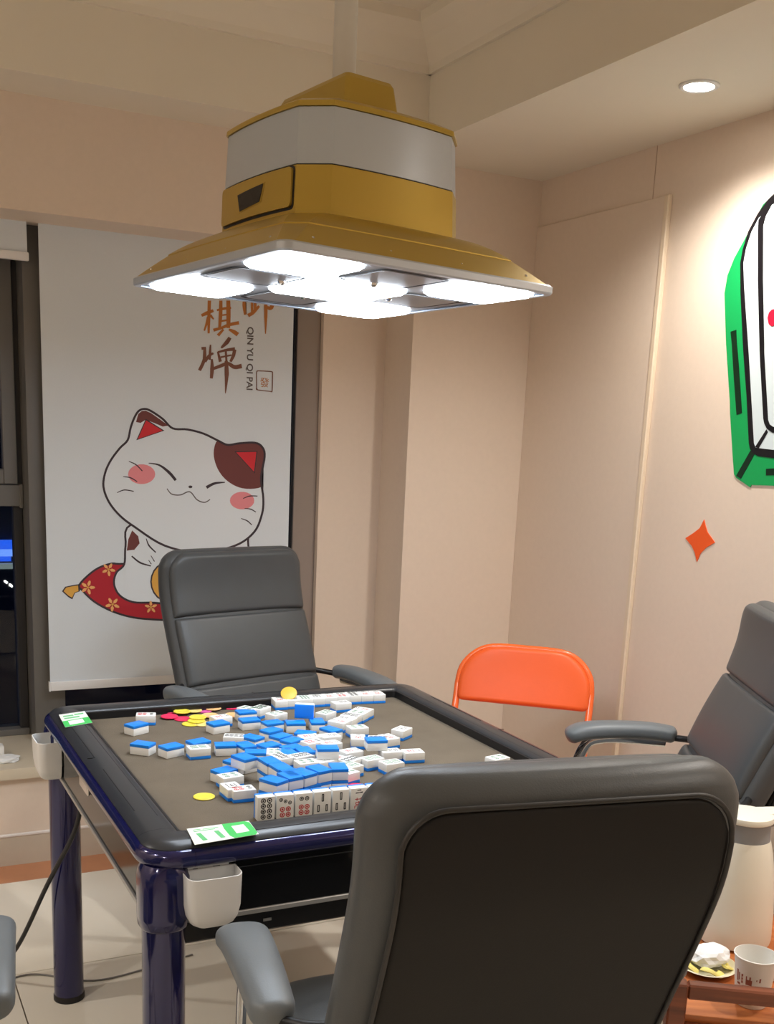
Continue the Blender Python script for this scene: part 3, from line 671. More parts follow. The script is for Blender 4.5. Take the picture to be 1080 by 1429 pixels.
# ================================================================== MAHJONG TILES
TLX, TLY, TLZ = .045, .033, .0235
def rbox_mesh(name, z0, z1, m, bev):
    bm = bmesh.new(); abox(bm, (-TLX/2, -TLY/2, z0), (TLX/2, TLY/2, z1), bev, 2)
    me = bpy.data.meshes.new(name); bm.to_mesh(me); bm.free(); me.materials.append(m)
    for p in me.polygons: p.use_smooth = True
    me.set_sharp_from_angle(angle=math.radians(35)); return me
# face at +z top, blue back at the bottom
ME_BODY = rbox_mesh('tile_body', TLZ*.27, TLZ, M_TWHITE, .0022); ME_BACK = rbox_mesh('tile_back', 0, TLZ*.285, M_TBLUE, .0014)
def eng_mesh(name, items):
    """items: (kind, x, y, size, mat index); tile face upright = +x is up"""
    bm = bmesh.new(); z = TLZ+.00008
    def flat(pts, mi, dz=0):
        f = bm.faces.new([bm.verts.new((a, b, z+dz)) for a, b in pts]); f.material_index = mi
        if f.normal.z < 0: f.normal_flip()
    for it in items:
        k = it[0]
        if k == 'dot':
            _, x, y, r, mi = it
            for i in range(12):
                a0, a1 = i*math.tau/12, (i+1)*math.tau/12
                flat([(x+r*math.cos(a0), y+r*math.sin(a0)), (x+r*math.cos(a1), y+r*math.sin(a1)), (x+r*.62*math.cos(a1), y+r*.62*math.sin(a1)), (x+r*.62*math.cos(a0), y+r*.62*math.sin(a0))], mi)
            flat([(x+r*.42*math.cos(i*math.tau/8), y+r*.42*math.sin(i*math.tau/8)) for i in range(8)], mi)
        elif k == 'bam':
            _, x, y, l, mi = it
            for s in (-1, 1):
                flat([(x-l/2, y+s*.0014-.0009), (x+l/2, y+s*.0014-.0009), (x+l/2, y+s*.0014+.0009), (x-l/2, y+s*.0014+.0009)], mi)
            for e in (-1, 1): flat([(x+e*l*.5-.0009, y-.0019), (x+e*l*.5+.0009, y-.0019), (x+e*l*.5+.0009, y+.0019), (x+e*l*.5-.0009, y+.0019)], mi)
        elif k == 'st':
            _, pts, wd, mi = it
            pl = stroke_poly(pts, wd); h = len(pl)//2
            for i in range(h-1): flat([pl[i], pl[i+1], pl[len(pl)-2-i], pl[len(pl)-1-i]], mi)
    me = bpy.data.meshes.new(name); bm.to_mesh(me); bm.free()
    for mm in (M_INK, M_INKR, M_INKG): me.materials.append(mm)
    return me
def grid(nx, ny, mi, sx, sy, ox=0): return [('dot', ox+(i-(nx-1)/2)*sx, (j-(ny-1)/2)*sy, .0049, mi) for i in range(nx) for j in range(ny)]
# (x up, y left)
ENG = {
 'dots8': eng_mesh('tile_engraving', grid(4, 2, 0, .0101, .0115)),
 'dots7': eng_mesh('tile_engraving', [('dot', .014, .0085, .0036, 0), ('dot', .0105, 0, .0036, 0), ('dot', .0075, -.0085, .0036, 0)] + grid(2, 2, 1, .0104, .0112, -.0095)),
 'dots6': eng_mesh('tile_engraving', [('dot', .0125, .0052, .0042, 0), ('dot', .0125, -.0052, .0042, 0)] + grid(2, 2, 1, .0104, .0112, -.0085)),
 'bam3': eng_mesh('tile_engraving', [('bam', .0105, 0, .013, 0), ('bam', -.0095, .008, .012, 0), ('bam', -.0095, -.008, .012, 0)]),
 'bam6': eng_mesh('tile_engraving', [('bam', x, y, .013, 2) for x in (.009, -.009) for y in (-.008, 0, .008)]),
 'wan': eng_mesh('tile_engraving', [('st', [(.013, .007), (.0135, 0), (.014, -.007)], (.0022, .0016, .0026), 0), ('st', [(.018, .004), (.0185, -.004)], (.0014, .002), 0)] +
      [('st', p, .0015, 1) for p in ([(.001, .008), (.001, -.008)], [(.004, .004), (-.002, .004)], [(.004, -.004), (-.002, -.004)], [(-.005, .006), (-.005, -.006)], [(-.009, .006), (-.009, -.006)], [(-.005, .006), (-.009, .006)], [(-.005, -.006), (-.009, -.006)], [(-.003, 0), (-.015, 0)], [(-.012, .008), (-.012, -.008)], [(-.012, .008), (-.017, .008)], [(-.012, -.008), (-.017, -.008)])]),
 'dots4': eng_mesh('tile_engraving', grid(2, 2, 2, .018, .0125)),
 'wind': eng_mesh('tile_engraving', [('st', p, .0017, 0) for p in ([(.014, .009), (.014, -.009)], [(.017, 0), (.008, 0)], [(.009, .008), (.009, -.008)], [(.009, .008), (-.012, .008)], [(.009, -.008), (-.014, -.008)], [(.003, .004), (.003, -.004)], [(-.002, .005), (-.002, -.005)], [(.003, 0), (-.010, 0)])]),
}
ALLT = []
def place_tile(M, face, label, group):
    global ALLT
    r = empty('mahjong_tile'); r.matrix_world = M; ALLT.append((r, M.translation.copy())); r.empty_display_size = .01
    tag(r, label, 'mahjong tile', group)
    link('tile_body', ME_BODY, None, r); link('tile_back', ME_BACK, None, r)
    if face: link('tile_engraving', ENG[face], None, r)
    return r
RND = ['wan', 'dots4', 'bam6', 'wind', 'wan', 'dots6', 'dots8', 'wan']
def lay(ax, ay, bx_, by_, up, label, group, lvl=0, edge=None, tilt=0.):
    """tile lying flat; photo points A,B are the ends of its near top edge"""
    z0 = FZ+.0002+lvl*(TLZ+.0002); zt = z0+TLZ
    A, Bv = at(ax, ay, 2, zt), at(bx_, by_, 2, zt)
    d = Bv-A; L = d.length; ang = math.atan2(d.y, d.x)
    long_ = (abs(L-TLX) < abs(L-TLY)) if edge is None else edge == 'l'
    mid = (A+Bv)/2; nrm = Vector((-math.sin(ang), math.cos(ang), 0)); dep = TLY if long_ else TLX
    c = mid+nrm*dep/2; c.z = z0
    rz = ang if long_ else ang+math.pi/2
    if up: return place_tile(Matrix.Translation(c) @ Matrix.Rotation(rz, 4, 'Z') @ Matrix.Rotation(tilt, 4, 'X'), random.choice(RND), label, group)
    return place_tile(Matrix.Translation(c+Vector((0, 0, TLZ))) @ Matrix.Rotation(rz, 4, 'Z') @ Matrix.Rotation(math.pi, 4, 'X'), None, label, group)
zA = lambda x, y: (160+x/4.909, 950+y/4.909)
zB = lambda x, y: (340+x/6, 950+y/6)
zC = lambda x, y: (420+x/4.909, 950+y/4.909)
G_HEAP = 'tiles heaped in the middle of the felt'
TILES = []
def T(f, a, b, up, label, group=None, lvl=0, edge=None): TILES.append((*f(*a), *f(*b), up, label, group, lvl, edge))
# loose tiles on the left of the felt
T(zA, (138, 240), (285, 240), 1, 'white tile lying behind the leftmost far blue tile', None, 0, 'l')
T(zA, (125, 315), (240, 287), 0, 'blue-backed tile at far left, in front of a white tile', None, 0, 'l')
T(zA, (105, 430), (230, 447), 0, 'leftmost blue-backed tile of the middle left line', None, 0, 'l')
T(zA, (350, 467), (487, 438), 0, 'second blue-backed tile from the left, lying slightly turned', None, 0, 'l')
T(zA, (545, 432), (660, 410), 0, 'blue-backed tile hidden behind the face-up white tile at left', None, 0, 'l')
T(zA, (497, 474), (680, 458), 1, 'white face-up tile in front of a blue one, left of the heap', None, 0, 'l')
T(zA, (690, 447), (838, 443), 0, 'blue-backed tile at the left end of the central heap', None, 0, 'l')
T(zA, (735, 385), (890, 390), 1, 'white tile with red mark behind the left end of the heap', None, 0, 'l')
T(zA, (685, 302), (785, 285), 0, 'blue-backed tile beside the yellow chips', None, 0, 'l')
T(zA, (690, 262), (812, 245), 1, 'white tile just right of the chips, behind a blue tile', None, 0, 'l')
T(zA, (868, 278), (1010, 266), 0, 'front blue-backed tile of the pair right of the chips', None, 0, 'l')
T(zA, (845, 222), (985, 210), 0, 'rear blue-backed tile of the pair right of the chips', None, 0, 'l')
T(zA, (822, 180), (945, 206), 1, 'white tile at the far side, left of the long white row', None, 0, 'l')
T(zA, (985, 205), (1085, 172), 1, 'second white tile at the far side, before the long white row', None, 0, 'l')
# heap
hb_ = 'blue-backed tile lying face down in the central heap'; hw_ = 'white face-up tile lying in the central heap'
for a, b in (((190, 366), (350, 345)), ((352, 358), (530, 356)), ((562, 352), (690, 350)), ((125, 408), (220, 435)), ((88, 496), (186, 466)), ((205, 458), (300, 484)), ((300, 494), (396, 518)), ((190, 557), (312, 530)), ((420, 437), (582, 452)), ((632, 392), (746, 426)), ((20, 604), (178, 606)), ((330, 618), (470, 602)), ((478, 604), (610, 592)), ((345, 578), (520, 552)), ((0, 560), (110, 545))):
    T(zB, a, b, 0, hb_, G_HEAP)
for a, b in (((540, 532), (690, 505)), ((500, 482), (640, 470)), ((665, 478), (826, 462)), ((690, 540), (826, 520)), ((198, 612), (312, 614)), ((310, 660), (420, 640)), ((440, 650), (590, 622)), ((470, 700), (640, 680)), ((640, 690), (790, 660)), ((240, 298), (390, 262)), ((120, 248), (250, 205))):
    T(zB, a, b, 1, hw_, G_HEAP)
T(zB, (615, 572), (806, 570), 0, 'blue-backed tile raised on top of the heap, right of its centre', None, 1, 'l')
T(zB, (615, 608), (806, 606), 1, 'white tile under the raised blue tile in the heap', None, 0, 'l')
# whites to the right of the heap
G_R = 'white tiles scattered right of the heap'
T(zC, (330, 332), (485, 318), 1, 'white tile with red mark right of the heap, furthest from the front chair', None, 0, 'l')
T(zC, (620, 332), (697, 347), 1, 'white tile lying alone at the right end of the scatter', None, 0, 's')
T(zC, (445, 412), (606, 408), 0, 'blue-backed tile among the white tiles right of the heap', None, 1, 'l')
T(zC, (350, 400), (440, 402), 1, 'white tile left of the blue one in the right scatter', None, 0, 's')
T(zC, (470, 400), (600, 402), 1, 'white tile beneath the blue one in the right scatter', None, 0, 'l')
T(zC, (608, 402), (674, 392), 1, 'white tile right of the blue one in the right scatter', None, 0, 's')
T(zC, (570, 494), (692, 486), 1, 'white tile before the blue one, nearer the front chair', None, 0, 'l')
T(zC, (705, 498), (862, 490), 1, 'rightmost white tile, at the front chair back', None, 0, 'l')
T(zC, (445, 552), (588, 528), 1, 'white tile lying close to the front chair top, left of two others', None, 0, 'l')
for a, b in (((305, 500), (440, 478)), ((330, 560), (420, 530)), ((345, 598), (440, 575)), ((330, 640), (402, 622)), ((260, 545), (330, 520))): T(zC, a, b, 1, 'white face-up tile in the drift between heap and front chair', G_R)
T(zC, (600, 575), (700, 560), 1, 'white tile mostly hidden behind the front chair back', None, 0, 'l')
p0 = (703, 1051); TILES.append((688, 1062, 716, 1056, 1, 'white tile peeping over the middle of the front chair back', None, 0, 'l'))
# left near group of three face-up tiles
T(zA, (703, 690), (790, 760), 1, 'left white tile of the face-up group before the heap', None, 0, 'l')
T(zA, (795, 762), (993, 742), 1, 'nearest white tile of the face-up group before the heap', None, 0, 'l')
T(zA, (745, 672), (890, 648), 1, 'rear white tile of the face-up group before the heap', None, 0, 'l')
T(zA, (660, 610), (720, 632), 0, 'blue-backed tile behind the face-up group at the heap front', None, 0, 's')
for a in TILES: lay(*a)
# two-high wall at the front of the heap
G_W = 'two-high tile wall at the heap front'
edge_ = [zB(270, 862), zB(385, 822), zB(502, 800), zB(632, 764), zB(742, 742), zB(882, 738)]
for i, (a, b) in enumerate(zip(edge_, edge_[1:])):
    nm = ('first', 'second', 'third', 'fourth', 'fifth')[i]
    for lvl in (0, 1):
        z_ = 0
        lay(*a, *b, 0, f'{nm} from the left, {"upper" if lvl else "lower"} blue-backed tile of the front wall', G_W, 1, 's') if lvl else None
    # lower tile sits under the upper one
    zt = FZ+.0004+2*TLZ; A = at(*a, 2, zt); Bv = at(*b, 2, zt); d = Bv-A; ang = math.atan2(d.y, d.x); nr = Vector((-math.sin(ang), math.cos(ang), 0))
    c = (A+Bv)/2+nr*(TLX/2+.001); c.z = FZ+.0002
    place_tile(Matrix.Translation(c+Vector((0, 0, TLZ))) @ Matrix.Rotation(ang+math.pi/2, 4, 'Z') @ Matrix.Rotation(math.pi, 4, 'X'), None, f'{nm} from the left, lower blue-backed tile of the front wall', G_W)
# second two-high row running away to the left of it
G_W2 = 'two-high tile row behind the front wall'
r0, r1 = zB(112, 642), zB(300, 757)
A = at(*r0, 2, FZ+.0004+2*TLZ); Bv = at(*r1, 2, FZ+.0004+2*TLZ); d = (Bv-A); ang = math.atan2(d.y, d.x); u = d.normalized(); nr = Vector((-math.sin(ang), math.cos(ang), 0))
for i in range(3):
    for lvl in (0, 1):
        c = A+u*(TLX*(i+.5)*1.01)+nr*(TLY/2)+nr*.002*i; c.z = FZ+.0002+lvl*(TLZ+.0002)
        place_tile(Matrix.Translation(c+Vector((0, 0, TLZ))) @ Matrix.Rotation(ang, 4, 'Z') @ Matrix.Rotation(math.pi, 4, 'X'), None, f'{("first", "second", "third")[i]} {"upper" if lvl else "lower"} blue-backed tile of the slanting row left of the front wall', G_W2)
    c = A+u*(TLX*(i+.5)*1.01)+nr*(TLY*1.55)+nr*.002*i; c.z = FZ+.0002+(TLZ+.0002)*0
    if i: place_tile(Matrix.Translation(c+Vector((0, 0, TLZ))) @ Matrix.Rotation(ang, 4, 'Z') @ Matrix.Rotation(math.pi, 4, 'X'), None, hb_, G_HEAP)
lay(*zB(18, 662), *zB(112, 640), 0, 'upper blue-backed tile left of the slanting row', None, 1, 's')
lay(*zB(18, 690), *zB(112, 668), 0, 'lower blue-backed tile left of the slanting row', None, 0, 's')
lay(*zA(742, 545), *zA(840, 575), 0, 'blue-backed tile left of the two-high row, flat on the felt', None, 0, 'l')
# blue tile standing on its long side on top of the heap
c = at(*zB(505, 318), 2, FZ+TLZ); ang = math.radians(-27)
M = Matrix.Translation(Vector((c.x, c.y, FZ+TLZ+.0005+TLY/2))) @ Matrix.Rotation(ang, 4, 'Z') @ Matrix.Rotation(-math.pi/2, 4, 'X')
place_tile(M @ Matrix.Translation((0, 0, -.002)), None, 'blue-backed tile standing on its side at the back of the heap', None)
# front row standing upright with faces to the player at the near side
FR = ['dots8', 'dots7', 'dots6', 'bam3', 'bam3', 'wan', 'wind', 'bam6']
FN = ['eight-dot tile standing at the left end of the front row', 'seven-dot tile standing second in the front row', 'six-dot tile standing third in the front row', 'three-bamboo tile standing fourth in the front row', 'three-bamboo tile standing fifth in the front row', 'upright tile standing sixth in the front row, behind the front chair', 'upright tile standing seventh in the front row, behind the front chair', 'upright tile standing eighth in the front row, behind the front chair']
pA = at(358.5, 1113.5, 2, FZ+TLX); pB = at(489, 1101, 2, FZ+TLX); d = pB-pA; ang = math.atan2(d.y, d.x); u = d.normalized(); sp = max(d.length/5, TLY+.0002)
for i, (f_, lb) in enumerate(zip(FR, FN)):
    c = pA+u*(sp*(i+.5)); c.z = FZ+.0002+TLX/2
    # local +z (face) -> towards the player, local +x -> up
    fz = Vector((math.sin(ang), -math.cos(ang), 0)); fx = Vector((0, 0, 1)); fy = fz.cross(fx)
    M = Matrix(((fx.x, fy.x, fz.x, c.x), (fx.y, fy.y, fz.y, c.y), (fx.z, fy.z, fz.z, c.z), (0, 0, 0, 1))) @ Matrix.Translation((0, 0, -TLZ))
    place_tile(M, f_, lb, 'upright tiles in the front row')
# long row of white tiles at the far rim, two rows pushed together
G_F = 'white tiles in the long row along the far rim'
pA = at(378, 973, 2, FZ+TLZ); pB = at(543, 966, 2, FZ+TLZ); d = pB-pA; ang = math.atan2(d.y, d.x); u = d.normalized(); nr = Vector((-u.y, u.x, 0)); n_ = int(d.length/(TLY+.0005))
for i in range(n_):
    c = pA+u*((TLY+.0005)*(i+.5)); c.z = FZ+.0002
    c = c + nr*min(0, .408-c.y-TLX/2) if c.y+TLX/2 > .408 else c
    place_tile(Matrix.Translation(c) @ Matrix.Rotation(ang+math.pi/2, 4, 'Z'), RND[i % 8], 'white face-up tile in the long row along the far rim', G_F)
G_D = 'white tiles in the slanting row before the far rim'
pA = at(*zC(240, 285), 2, FZ+TLZ); pB = at(*zC(470, 170), 2, FZ+TLZ); d = pB-pA; ang = math.atan2(d.y, d.x); u = d.normalized(); nr = Vector((-u.y, u.x, 0)); n_ = int(d.length/(TLY+.0005))
for i in range(min(n_, 8)):
    c = pA+u*((TLY+.0005)*(i+.5))+nr*random.uniform(-.003, .003); c.z = FZ+.0002
    place_tile(Matrix.Translation(c) @ Matrix.Rotation(ang+math.pi/2+random.uniform(-.04, .04), 4, 'Z'), RND[(i*3) % 8], 'white face-up tile in the slanting row before the far rim', G_D)
lay(*zC(85, 215), *zC(185, 235), 1, 'white tile beside the standing blue tile, before the slanting row', None, 0, 's')
lay(*zC(240, 160), *zC(350, 150), 1, 'white tile wedged between the two far white rows', None, 0, 'l')
# --- labels that single out look-alikes by their place in the heap or row
ORD = ['first', 'second', 'third', 'fourth', 'fifth', 'sixth', 'seventh', 'eighth', 'ninth', 'tenth', 'eleventh', 'twelfth']
def relabel(old, fmt, key, bands=None):
    L = [(r, p) for r, p in ALLT if r.get('label') == old]
    if bands:
        L.sort(key=lambda t: -t[1].dot(Vector((FW.x, FW.y, 0)))); n = len(L); k = -(-n//len(bands)); grp = [L[i*k:(i+1)*k] for i in range(len(bands))]
    else: bands, grp = [''], [L]
    for b, g_ in zip(bands, grp):
        g_.sort(key=lambda t: key(t[1]))
        for i, (r, p) in enumerate(g_): r['label'] = fmt.format(o=ORD[i], b=b)
across = lambda p: p.dot(Vector((RT.x, RT.y, 0)))
relabel(hb_, 'blue-backed tile in the {b} part of the heap, {o} from the left', across, ('rear', 'middle', 'front'))
relabel(hw_, 'white face-up tile in the {b} part of the heap, {o} from the left', across, ('rear', 'middle', 'front'))
relabel('white face-up tile in the long row along the far rim', 'white tile in the long row along the far rim, {o} from the left', across)
relabel('white face-up tile in the slanting row before the far rim', 'white tile in the slanting row before the far rim, {o} from the left', across)
relabel('white face-up tile in the drift between heap and front chair', 'white tile in the drift between heap and front chair, {o} from the left', across)
# ================================================================== CHIPS
def chip(px, py, col, label, lvl=0, r=.0205):
    c = at(px, py, 2, FZ+.003+lvl*.0032)
    cm_ = {'y': mat('chip_yellow', (224, 208, 72), .45), 'p': mat('chip_pale_yellow', (240, 214, 130), .45), 'r': mat('chip_red', (222, 48, 92), .45), 'm': mat('chip_magenta', (208, 90, 160), .45), 'o': mat('chip_peach', (238, 186, 128), .45), 'g': mat('chip_gold', (228, 180, 66), .45)}[col]
    o = lathe('poker_chip', [(r-.0012, 0), (r, .0008), (r, .0022), (r-.0012, .003), (r-.004, .003), (r-.0045, .0027)], cm_, None, 28)
    o.location = (c.x, c.y, FZ+.0002+lvl*.0032); tag(o, label, 'poker chip', 'plastic chips on the felt')
for px, py, col, lb, lv in ((284.9, 1110.8, 'y', 'yellow chip lying alone on the near left felt', 0),
    (217.6, 992.2, 'y', 'leftmost pale yellow chip of the chip pile', 0), (236, 992, 'r', 'rear red chip left of the big yellow one', 0), (236.4, 999, 'r', 'front red chip at the left of the pile', 1), (254, 992, 'y', 'yellow chip lying on top of the pile', 2),
    (270, 990.5, 'p', 'pale yellow chip right of the top yellow chip', 1), (284, 991, 'm', 'pink chip in the middle of the pile', 0), (255, 1002.5, 'r', 'small red chip showing at the front of the pile', 0), (297, 987.5, 'o', 'peach chip at the back of the pile', 1), (308.5, 984, 'm', 'magenta chip at the far back of the pile', 0),
    (322, 986.5, 'r', 'red chip at the right end of the pile', 0), (276, 1000, 'y', 'upper yellow chip at the pile front', 2), (274, 1005, 'y', 'middle yellow chip at the pile front', 1), (266, 1009.5, 'y', 'lower left yellow chip at the pile front', 0), (283, 1009.5, 'p', 'lower right yellow chip at the pile front', 0), (293, 997.5, 'o', 'peach chip beside the white tile', 1), (325, 997, 'o', 'peach chip hidden right of the white tile', 0)): chip(px, py, col, lb, lv)
c = at(403, 972, 2, FZ+TLZ+.003)
o = lathe('poker_chip', [(.019, 0), (.0205, .0008), (.0205, .0022), (.019, .003)], mat('chip_gold', (228, 180, 66), .45), None, 28); o.location = (c.x, c.y, FZ+TLZ+.0105); o.rotation_euler = (math.radians(38), 0, math.radians(-27)); tag(o, 'golden yellow chip leaning on the far white tile row', 'poker chip', 'plastic chips on the felt')
chip(497, 1097, 'r', 'red chip peeping out beside the front chair back')
# ================================================================== OFFICE CHAIRS
def office_chair(loc, rz, label, name='office_chair'):
    r = empty(name, loc, rz); tag(r, label, 'chair', 'grey leather chairs round the table')
    prof = [(-.150, .44), (-.168, .55), (-.214, .67), (-.270, .80), (-.306, .895), (-.316, .965), (-.312, 1.045)]
    W = .492
    sh = slab('back_shell', [(y-.010, z) for y, z in prof], lambda t: W, .098, M_LEATHER, r, (.03, .062), .045, 3.0, K=40)
    slab('rear_panel', [(y-.060, z) for y, z in [prof[0], prof[1], prof[2], prof[3], prof[4], prof[5], (-.314, 1.012)]], lambda t: W-.075, .016, M_LEATHER_SHADE, sh, (.03, .06), .008, 5)
    # piping round the rear panel
    pp = smooth_path([Vector((0, y-.066, z)) for y, z in prof[:6]+[(-.314, 1.015)]], 5); hw = (W-.072)/2; R = .055
    left = [Vector((-hw, p.y, p.z)) for p in pp if p.z < 1.015-R]; right = [Vector((hw, p.y, p.z)) for p in pp if p.z < 1.015-R]
    arc = [Vector((-hw+R-R*math.cos(a), -.314-.066, 1.015-R+R*math.sin(a))) for a in [k*math.pi/16 for k in range(1, 9)]]
    arc2 = [Vector((-v.x, v.y, v.z)) for v in arc[::-1]]
    tube('piping', left+arc+arc2+right[::-1], .0035, M_PIPE, sh, 8)
    segs = [('lumbar_cushion', [(-.150, .46), (-.169, .55), (-.203, .643)], (.02, .004)), ('back_cushion', [(-.206, .649), (-.243, .74), (-.285, .838)], (.004, .004)), ('head_cushion', [(-.288, .845), (-.310, .92), (-.317, .98), (-.314, 1.040)], (.004, .06))]
    for nm, pf, re in segs: slab(nm, pf, lambda t: W-.03, lambda t: .060-.010*(2*t-1)**2, M_LEATHER, r, re, .0115, 3.4, off=.022)
    slab('seat', [(-.21, .435), (-.05, .43), (.12, .44), (.22, .44), (.265, .42)], .50, .105, M_LEATHER, r, .06, .035, 3.2)
    box('seat_pan', (-.2, -.2, .365), (.2, .2, .385), M_BLACKP, r, .006)
    for s in (-1, 1):
        slab('armrest', [(-.168, .655), (-.09, .664), (.02, .662), (.09, .652), (.125, .632)], lambda t: .062+.024*t, .044, M_ARM, r, (.028, .04), .017, 2.6, x0=s*.300)
        fr = tube('arm_frame', [(s*.300, -.14, .636), (s*.300, .02, .638), (s*.300, .080, .60), (s*.300, .105, .45), (s*.300, .16, .10), (s*.285, .19, .03), (s*.28, .16, .015), (s*.275, -.1, .014), (s*.272, -.28, .014)], .015, M_CHROME, r, 12, flat=.55, smooth=5, ref=(1, 0, 0))
        tube('seat_bracket', [(s*.275, .14, .40), (s*.18, .1, .375)], .012, M_CHROME, fr, 10)
        tube('back_bracket', [(s*.290, -.16, .650), (s*.262, -.19, .655), (s*.235, -.205, .66)], .009, M_BLACKP, fr, 8, smooth=3)
    tube('rear_runner', [(-.272, -.28, .014), (-.25, -.30, .014), (.25, -.30, .014), (.272, -.28, .014)], .012, M_CHROME, r, 10)
    return r
CH_F = office_chair((-.096, -.782, 0), math.radians(-9.5), 'grey leather office chair in the foreground, seen from behind')
CH_B = office_chair((.262, .80, 0), math.radians(193), 'grey leather office chair behind the table, before the cat blind')
CH_R = office_chair((.800, -.120, 0), math.radians(62), 'grey leather office chair right of the table, before the star sticker')
ca_ = at(-16, 1340, 2, .665); rl = math.radians(-6)
CH_L = office_chair((ca_.x-.30*math.cos(rl)-.035*math.sin(rl), ca_.y-.30*math.sin(rl)+.035*math.cos(rl), 0), rl, 'grey leather office chair at the left, only an armrest in view')
# ================================================================== ORANGE FOLDING CHAIR
oc = empty('folding_chair', (.882, .535, 0), math.radians(140)); tag(oc, 'orange padded folding chair in the corner behind the table', 'chair')
# local: faces +y, back at -y
slab('backrest', [(-.160, .608), (-.192, .695), (-.218, .780)], lambda t: .412, .034, M_ORANGE, oc, (.02, .125), .012, 2.8)
slab('seat', [(-.12, .435), (.03, .445), (.18, .44)], .40, .045, M_ORANGE, oc, .05, .016, 3)
for s in (-1, 1):
    tube('front_leg', [(s*.209, -.190, .655), (s*.209, -.165, .60), (s*.205, -.04, .40), (s*.2, .17, .012)], .011, M_ORANGE_T, oc, 10)
    tube('rear_leg', [(s*.19, .10, .43), (s*.19, -.06, .25), (s*.19, -.27, .012)], .011, M_ORANGE_T, oc, 10)
tube('top_bow', [(-.209, -.190, .655), (-.2, -.205, .708), (-.165, -.221, .752), (-.11, -.228, .776), (0, -.230, .779), (.11, -.228, .776), (.165, -.221, .752), (.2, -.205, .708), (.209, -.190, .655)], .011, M_ORANGE_T, oc, 10, smooth=4)
tube('cross_bar', [(-.2, .129, .10), (.2, .129, .10)], .009, M_ORANGE_T, oc, 8); tube('rear_bar', [(-.19, -.2, .10), (.19, -.2, .10)], .009, M_ORANGE_T, oc, 8)
oc.scale = (1, 1, .985)
# ================================================================== SIDE TABLE AND WHAT STANDS ON IT
ZT = .50
A = at(935, 1372, 2, ZT+.06); Bv = at(1080, 1386, 2, ZT+.06); ang = math.atan2((Bv-A).y, (Bv-A).x)
stb = empty('tea_table', (A.x, A.y, 0), ang); tag(stb, 'brown wooden tea table with rails, at the lower right', 'table')
TW, TD = .56, .47
for i in range(4):
    box('top_plank', (.012, .012+i*(TD-.024)/4+.0006, ZT-.016), (TW-.012, .012+(i+1)*(TD-.024)/4-.0006, ZT), WOOD_L, stb, .001, 1)
for x in (0, TW-.03):
    for y in (-.004, TD-.03): box('leg', (x, y, 0), (x+.03, y+.03, ZT+.06), WOOD, stb, .003, 1)
box('front_rail', (.03, -.002, ZT+.034), (TW-.03, .020, ZT+.06), WOOD, stb, .003, 1); box('rear_rail', (.03, TD-.022, ZT+.034), (TW-.03, TD, ZT+.06), WOOD, stb, .003, 1)
box('front_apron', (.03, 0, ZT-.04), (TW-.03, .018, ZT-.012), WOOD, stb, .003, 1); box('rear_apron', (.03, TD-.018, ZT-.04), (TW-.03, TD, ZT-.012), WOOD, stb, .003, 1)
for x in (.004, TW-.024): box('side_apron', (x, .026, ZT-.04), (x+.02, TD-.03, ZT-.012), WOOD, stb, .003, 1)
box('lower_shelf', (.02, .02, .16), (TW-.02, TD-.02, .175), WOOD_L, stb, .002, 1)
# thermos
c = at(1021, 1308, 2, ZT); th = empty('thermos_jug', (c.x, c.y, ZT), math.radians(75)); tag(th, 'white vacuum jug with grey collar standing on the tea table', 'jug')
M_JUG = mat('jug_white', (230, 228, 214), .3, noise=.01); M_JUGG = mat('jug_collar', (132, 134, 136), .4)
lathe('body', [(.06, .0005), (.069, .004), (.0705, .012), (.069, .06), (.0655, .11), (.060, .15), (.054, .18), (.049, .200), (.047, .206)], M_JUG, th, 40)
lathe('collar', [(.047, .204), (.0455, .212), (.0445, .236), (.045, .240)], M_JUGG, th, 40)
lid = lathe('lid', [(.045, .240), (.049, .242), (.050, .247), (.048, .252), (.03, .2545), (.004, .255)], M_JUG, th, 40)
bm = bmesh.new(); abox(bm, (-.012, -.085, .244), (.030, .02, .254), .004, 2); bm_obj('thumb_lever', bm, M_JUG, lid, angle=40)
tube('handle', [(.0, -.045, .235), (0, -.085, .232), (0, -.105, .20), (0, -.104, .12), (0, -.092, .075), (0, -.064, .06)], .011, M_JUGG, th, 10, smooth=5)
# paper cup
c = at(1047, 1399, 2, ZT); pc = empty('paper_cup', (c.x, c.y, ZT)); tag(pc, 'white paper cup with brown print on the tea table', 'cup')
lathe('cup_wall', [(.0255, .0005), (.0262, .002), (.0352, .086), (.0366, .087), (.0368, .0895), (.0352, .090), (.0344, .087), (.0255, .006), (.002, .005)], M_PAPER, pc, 36)
M_CUPP = mat('cup_print', (150, 84, 66), .7)
def on_cup(a, z, out=.0003): r_ = .0262+(.0352-.0262)*(z-.002)/.084+out; return Vector((r_*math.cos(a), r_*math.sin(a), z))
va = math.atan2(CAM.y-c.y, CAM.x-c.x)
def cup_mark(a0, a1, z0, z1):
    bm = bmesh.new(); n = 4
    for i in range(n):
        p, q_ = a0+(a1-a0)*i/n, a0+(a1-a0)*(i+1)/n
        bm.faces.new([bm.verts.new(on_cup(*t)) for t in ((p, z0), (q_, z0), (q_, z1), (p, z1))])
    return bm_obj('cup_print', bm, M_CUPP, pc)
for a0, a1, z0, z1 in ((-.95, -.85, .035, .056), (-.80, -.74, .038, .052), (-.93, -.72, .029, .033), (-.62, -.56, .034, .038), (-.62, -.56, .047, .051), (-.64, -.61, .034, .051), (-.57, -.54, .034, .051), (-.62, -.56, .041, .043), (-.38, -.05, .034, .044), (-.38, -.32, .044, .05), (-.2, -.12, .044, .05), (.15, .2, .044, .047), (.3, .38, .042, .05)): cup_mark(va+a0, va+a1, z0+.011, z1+.011)
